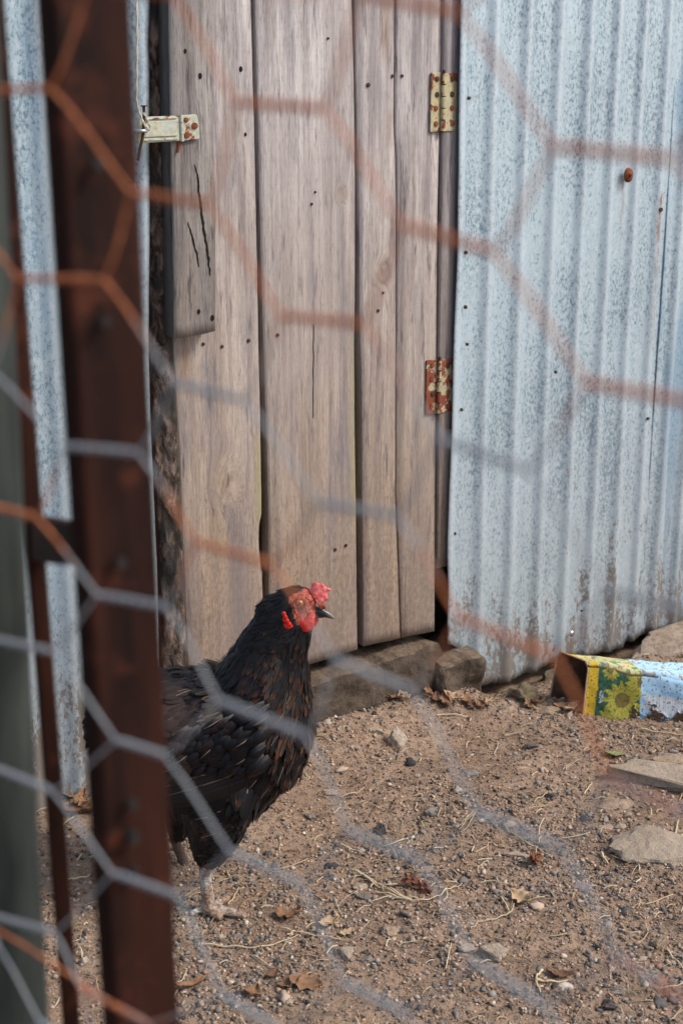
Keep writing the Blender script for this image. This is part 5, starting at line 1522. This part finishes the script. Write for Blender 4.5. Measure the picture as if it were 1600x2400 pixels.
# eye: ball with iris, pupil, lid ring
def eye(yl, sgn):
    e = empty('eye'); e.parent = hen
    c = H(*c7(1107, 352), yl)
    c.x = eye_c.x; c.z = eye_c.z
    c.z = H(*c7(1107, 352), -0.0185).z; c.x = H(*c7(1107, 352), -0.0185).x
    def sph(name, r, off, mat, sy=1.0):
        bm = bmesh.new(); bmesh.ops.create_uvsphere(bm, u_segments=20, v_segments=14, radius=r, matrix=Matrix.Translation(c + Vector((0, sgn * off, 0))) @ Matrix.Diagonal((1, sy, 1, 1)))
        return from_bm(name, bm, mat, e, True)
    sph('eyeball', 0.0060, 0.0, simple_mat('eye_rim', (0.05, 0.02, 0.015), (0.09, 0.03, 0.02), 300, rough=0.2, bump=0))
    sph('iris', 0.0048, 0.0030, simple_mat('iris', (0.34, 0.10, 0.02), (0.46, 0.17, 0.04), 500, rough=0.1, bump=0, spec=0.8), 0.8)
    sph('pupil', 0.0024, 0.0060, simple_mat('pupil', (0.005, 0.005, 0.005), (0.008, 0.008, 0.008), 300, rough=0.05, bump=0, spec=0.9), 0.6)
    q = MB()
    for rr, w in ((0.0068, 0.0011), (0.0083, 0.0009)):
        pts = [c + Vector((math.cos(a) * rr, sgn * (0.0022 if rr < .007 else 0.0008), math.sin(a) * rr * 0.86)) for a in [2 * math.pi * i / 24 for i in range(25)]]
        V, Fq = tube_np(pts, w, 7); q.add(V, Fq)
    q.build('eyelid', m_skin, e)
eye(-0.0178, -1)
eye(0.0178, 1)
# claws
m_claw = simple_mat('claw', (0.06, 0.045, 0.035), (0.16, 0.12, 0.09), 200, rough=0.4, bump=0)
for a, b_ in ((hg(558, 2102, .006), hg(569, 2108, .002)), (hg(523, 2063, .006), hg(531, 2060, .002)), (hg(503, 2107, .006), hg(512, 2113, .002)), (hg(443, 2096, .005), hg(436, 2101, .002))):
    V, Fq = tube_np([a, a.lerp(b_, .5) + Vector((0, 0, .0015)), b_], [.0034, .0024, .0006], 8); q = MB(); q.add(V, Fq); q.build('claw', m_claw, hen)

# ================================================================== THE FOREGROUND: steel frame, wooden post, wire netting
def paint_steel():
    N = NT('brown_painted_steel', rough=0.7, spec=0.12)
    a = N.noise(N.map(N.obj, (1, 1, 0.12)), 70, 5, 0.6)
    b_ = N.noise(N.obj, 45, 5, 0.65)
    c = N.mix(N.ramp(a, [(0.35, 0.0), (0.7, 1.0)]), (0.010, 0.0045, 0.004), (0.040, 0.013, 0.008))
    c = N.mix(N.math('MULTIPLY', N.ramp(b_, [(0.56, 0.0), (0.68, 1.0)]), 0.6), c, (0.085, 0.026, 0.014))
    N.col(c); N.bump(b_, 0.3, 0.001)
    return N.m
m_steel = paint_steel()
frame = empty('steel_frame', (-0.10, 0.47, 0))
tag(frame, 'dark brown steel post frame standing just behind the wire', 'steel frame')
fl = Vector(frame.location)
def vpt(px, py, Yd): return hit(px, py, (0, Yd, 0), Vector((0, 1, 0)))
# the main post: from x 102..306 at the top of the picture to 230..409 at its foot
YP = 0.470
tl, tr = vpt(92, 0, YP), vpt(299, 0, YP); bl2, br2 = vpt(239, 2400, YP), vpt(424, 2400, YP)
topc = (tl + tr) / 2; botc = (bl2 + br2) / 2
axis = (topc - botc).normalized()
wpost = (tr - tl).length
def bar(name, base_top, ax, z0, z1, w, d, yaw, bev, parent, mat):
    bm = bmesh.new(); box_bm(bm, -w / 2, w / 2, -d / 2, d / 2, 0, 1.0, bevel=0)
    bmesh.ops.bevel(bm, geom=[e for e in bm.edges if abs((e.verts[0].co - e.verts[1].co).z) > 0.5], offset=bev, segments=4, affect='EDGES', profile=0.5)
    def at(z): return base_top + ax * ((z - base_top.z) / ax.z)
    p0, p1 = at(z0), at(z1)
    ca, sa = math.cos(yaw), math.sin(yaw)
    for v in bm.verts:
        c = p0.lerp(p1, v.co.z); x, y = v.co.x, v.co.y
        v.co = Vector((c.x + x * ca - y * sa, c.y + x * sa + y * ca, c.z)) - fl
    return from_bm(name, bm, mat, parent, True)
post = bar('post', topc, axis, -0.02, 1.75, wpost * 0.96, wpost * 0.56, math.radians(33), 0.0022, frame, m_steel)
for f in post.data.polygons: f.use_smooth = False
# side bar
YB = 0.62
t2 = vpt(-14, 0, YB); b2_ = vpt(168, 2400, YB)
ax2 = (t2 - b2_).normalized()
bar('side_bar', t2, ax2, -0.02, 1.75, 0.0085, 0.007, 0.3, 0.0015, frame, m_steel)
# cross bar between them
pa = vpt(92, 1262, YB - 0.004); pb = vpt(290, 1290, YP + 0.016)
d_ = pb - pa; bm = bmesh.new()
hh = 0.0095
nrm_ = Vector((d_.y, -d_.x, 0)).normalized() * 0.004
vsx = []
for (p, k) in ((pa, 1.12), (pb, 0.80)):
    for q in (-1, 1):
        for r_ in (-1, 1): vsx.append(bm.verts.new(p + nrm_ * q + Vector((0, 0, hh * k * r_)) - fl))
for q in ((0, 1, 3, 2), (4, 6, 7, 5), (0, 4, 5, 1), (2, 3, 7, 6), (1, 5, 7, 3), (0, 2, 6, 4)): bm.faces.new([vsx[i] for i in q])
bmesh.ops.bevel(bm, geom=bm.edges[:], offset=0.0012, segments=2, affect='EDGES')
from_bm('cross_bar', bm, m_steel, frame)
# bolts on the post face
m_bolt = simple_mat('dull_bolt', (0.010, 0.012, 0.014), (0.03, 0.022, 0.018), 200, rough=0.6)
for (px, py, r) in ((228, 385, .0020), (246, 752, .0019), (282, 1318, .0021), (311, 1885, .0021), (313, 1962, .0026), (316, 2045, .0020)):
    p = vpt(px, py, YP - 0.0125) - fl
    bm = bmesh.new(); bmesh.ops.create_cone(bm, cap_ends=True, segments=6, radius1=r, radius2=r * 0.9, depth=0.004, matrix=Matrix.Translation(p) @ Matrix.Rotation(math.radians(33), 4, 'Z') @ Matrix.Rotation(math.pi / 2, 4, 'X'))
    from_bm('bolt', bm, m_bolt, frame)

# grey-green wooden post at the far left
m_gpost = simple_mat('lichened_timber', (0.008, 0.012, 0.013), (0.075, 0.088, 0.075), 16, rough=0.9, stretch=(1, 1, 0.22), bump=0.8, dist=0.003)
wp = empty('wooden_post'); YW = 0.50
rt = vpt(26, 500, YW); rb_ = vpt(112, 2400, YW)
axw = (rt - rb_).normalized()
bm = bmesh.new(); NZ = 60; rows = []
for j in range(NZ + 1):
    z = -0.03 + 1.45 * j / NZ
    c = rt + axw * ((z - rt.z) / axw.z)
    row = []
    for k in range(20):
        a = 2 * math.pi * k / 20
        r = 0.036 * (1 + 0.05 * mnoise.noise((math.cos(a) * 2, math.sin(a) * 2, z * 4))) 
        row.append(bm.verts.new((c.x - 0.0420 + r * math.cos(a), c.y + r * math.sin(a) + 0.02, z)))
    rows.append(row)
for j in range(NZ):
    for k in range(20): bm.faces.new((rows[j][k], rows[j][(k + 1) % 20], rows[j + 1][(k + 1) % 20], rows[j + 1][k])).smooth = True
bm.faces.new(rows[0][::-1]); bm.faces.new(rows[-1])
bpy.data.objects.remove(wp)
tag(from_bm('wooden_post', bm, m_gpost), 'thick grey-green weathered wooden post at the far left', 'post')

# ---- hexagonal netting
PHI = math.radians(36.2)
FN = Vector((-math.sin(PHI), -math.cos(PHI), 0))
FD = Vector((math.cos(PHI), -math.sin(PHI), 0))
Zr = 0.363
r0_ = ray(408, 612); FP0 = Vector((0, 0, CAM_H)) + r0_ * Zr
def fpt(px, py):
    p = hit(px * K, py * K, FP0, FN); d = p - FP0
    return (d.dot(FD), p.z)
TW = {
 ('V', 1): ((-150, 545), (-15, 560)), ('V', 2): ((-120, 835), (-12, 850)), ('V', 3): ((-85, 1145), (85, 1190)), ('V', 4): ((-60, 1460), (115, 1499)), ('V', 5): ((-50, 1750), (118, 1820)), ('V', 6): ((-45, 2098), (125, 2143)),
 ('U', 0): ((-70, 212), (125, 203)), ('U', 1): ((50, 640), (245, 642)), ('U', 2): ((150, 1024), (320, 1040)), ('U', 3): ((220, 1368), (380, 1396)), ('U', 4): ((265, 1702), (378, 1735)), ('U', 5): ((258, 2006), (410, 2058)), ('U', 6): ((185, 2268), (340, 2352)),
 ('W', 0): ((210, -30), (400, -10)), ('W', 1): ((305, 442), (480, 470)), ('W', 2): ((398, 878), (560, 922)), ('W', 3): ((445, 1246), (618, 1300)), ('W', 4): ((500, 1610), (700, 1692)), ('W', 5): ((530, 1955), (690, 2030)), ('W', 6): ((510, 2285), (650, 2370)),
 ('X', 1): ((540, 236), (745, 250)), ('X', 2): ((640, 728), (827, 745)), ('X', 3): ((725, 1158), (905, 1187)), ('X', 4): ((765, 1520), (940, 1590)), ('X', 5): ((800, 1910), (962, 1978)), ('X', 6): ((790, 2255), (930, 2325)),
 ('Y', 0): ((825, -12), (1055, 30)), ('Y', 1): ((920, 517), (1135, 580)), ('Y', 2): ((1002, 1008), (1212, 1080)), ('Y', 3): ((1050, 1422), (1272, 1512)), ('Y', 4): ((1092, 1866), (1290, 1952)), ('Y', 5): ((1090, 2210), (1240, 2300)),
 ('Z', 1): ((1270, 337), (1535, 366)), ('Z', 2): ((1345, 880), (1590, 926)), ('Z', 3): ((1392, 1358), (1610, 1410)), ('Z', 4): ((1400, 1790), (1610, 1885)), ('Z', 5): ((1425, 2200), (1590, 2300)),
}
COLI = {'V': -1, 'U': 0, 'W': 1, 'X': 2, 'Y': 3, 'Z': 4}
ROWO = {'V': -.5, 'U': 0, 'W': -.5, 'X': -1, 'Y': -.5, 'Z': -1}
RUST = {('V', 3): 1, ('U', 0): .85, ('U', 1): 1, ('W', 0): .8, ('W', 1): 1, ('X', 1): .75, ('X', 2): .8, ('Y', 0): 1, ('Y', 1): 1, ('Z', 1): .75, ('Z', 2): .9, ('W', 3): 1, ('Y', 3): 1, ('Z', 4): .5, ('Z', 5): .5, ('V', 1): .9, ('U', 6): .6}
nodes = {}
rowsA, rowsB = [], []
for (c, j), (l, r) in TW.items():
    i = COLI[c]; row = j + ROWO[c]
    L2, R2 = fpt(*l), fpt(*r)
    nodes[(i, row)] = [L2, R2, RUST.get((c, j), 0.08)]
    rowsA += [[1, i, row, 0], [1, i, row, 1]]; rowsB += [L2, R2]
sol, *_ = np.linalg.lstsq(np.array(rowsA, float), np.array(rowsB, float), rcond=None)
rgn = random.Random(3)
for i in range(-3, 8):
    for jj in range(-3, 10):
        row = jj + (0.5 if i % 2 else 0.0)
        if (i, row) in nodes: continue
        l = np.array([1, i, row, 0]) @ sol; r = np.array([1, i, row, 1]) @ sol
        jt = lambda: rgn.uniform(-0.0015, 0.0015)
        nodes[(i, row)] = [(l[0] + jt(), l[1] + jt()), (r[0] + jt(), r[1] + jt()), rgn.random() ** 2]
fence = empty('wire_netting', (FP0.x, FP0.y, 0))
tag(fence, 'rusty hexagonal wire netting close to the viewer, out of focus', 'wire netting')
WR = 0.00057
joints = []; strands = []
def f3(p, off=0.0):
    bul = 0.002 * mnoise.noise((p[0] * 9, p[1] * 9, 2))
    return FD * p[0] + Vector((0, 0, p[1])) + FN * (off + bul)
for (i, row), (l, r, ru) in nodes.items():
    a, b_ = f3(l), f3(r)
    d = (b_ - a); t = d.normalized(); u = t.cross(FN).normalized()
    n = 34
    q = MB()
    for ph0 in (0, math.pi):
        pts = []
        for k in range(n + 1):
            x = k / n; w = ph0 + x * 2 * math.pi * 3.5
            e = min(1, min(x, 1 - x) * 12 + 0.2)
            pts.append(a + d * x + (u * math.cos(w) + FN * math.sin(w)) * WR * 1.12 * e)
        V, Fq = tube_np(pts, WR, 6)
        q.add(V, Fq, (ru, 0, 0, 1))
    joints.append(q)
    for dr in (0.5, -0.5):
        nb = nodes.get((i + 1, row + dr))
        if nb is None: continue
        c_ = f3(nb[0])
        mid = (b_ + c_) / 2 + (t * 0.0008) * (1 if dr > 0 else 1)
        # leaves the twist softly, arrives softly
        P_ = [b_ - t * 0.0012, b_, b_.lerp(mid, .5) + t * 0.0006, mid, mid.lerp(c_, .5) - t * 0.0002, c_, c_ + t * 0.0012]
        V, Fq = tube_np(P_, WR * 0.84, 6)
        cols = []
        r2_ = nb[2]
        for k in range(len(P_)):
            x = k / (len(P_) - 1)
            cols += [(ru * (1 - x) + r2_ * x, 0, 0, 1)] * 6
        q2 = MB(); q2.add(V, Fq, cols); strands.append(q2)
N = NT('netting_wire', rough=0.6, spec=0.4)
sp = N.n.new('ShaderNodeSeparateColor'); N.L(N.tint(), sp.inputs[0])
n1 = N.noise(N.obj, 90, 4, 0.65); n2 = N.noise(N.obj, 500, 3, 0.6)
rm = N.ramp(N.math('ADD', sp.outputs[0], N.math('MULTIPLY', N.math('SUBTRACT', n1, 0.5), 0.7)), [(0.38, 0.0), (0.62, 1.0)])
zc = N.mix(n2, (0.17, 0.19, 0.21), (0.36, 0.385, 0.40))
rc = N.mix(N.ramp(n2, [(0.35, 0.0), (0.65, 1.0)]), (0.24, 0.070, 0.028), (0.56, 0.20, 0.085))
N.col(N.mix(rm, zc, rc)); N.rough(N.range(rm, 0, 1, 0.45, 0.95))
N.bump(n2, 0.4, 0.0003)
for q in joints: q.build('twisted_joint', N.m, fence)
for q in strands: q.build('wire', N.m, fence)
# a loose rusty strand low on the left
qq = MB()
pts = [f3(fpt(x, y), -0.002) for x, y in ((-40, 2130), (40, 2175), (120, 2225), (185, 2268), (240, 2310), (340, 2365))]
V, Fq = tube_np(pts, WR * 0.9, 6); qq.add(V, Fq, (1, 0, 0, 1)); qq.build('loose_strand', N.m, fence)

print('triangles about', sum(len(o.data.polygons) for o in sc.objects if o.type == 'MESH'))
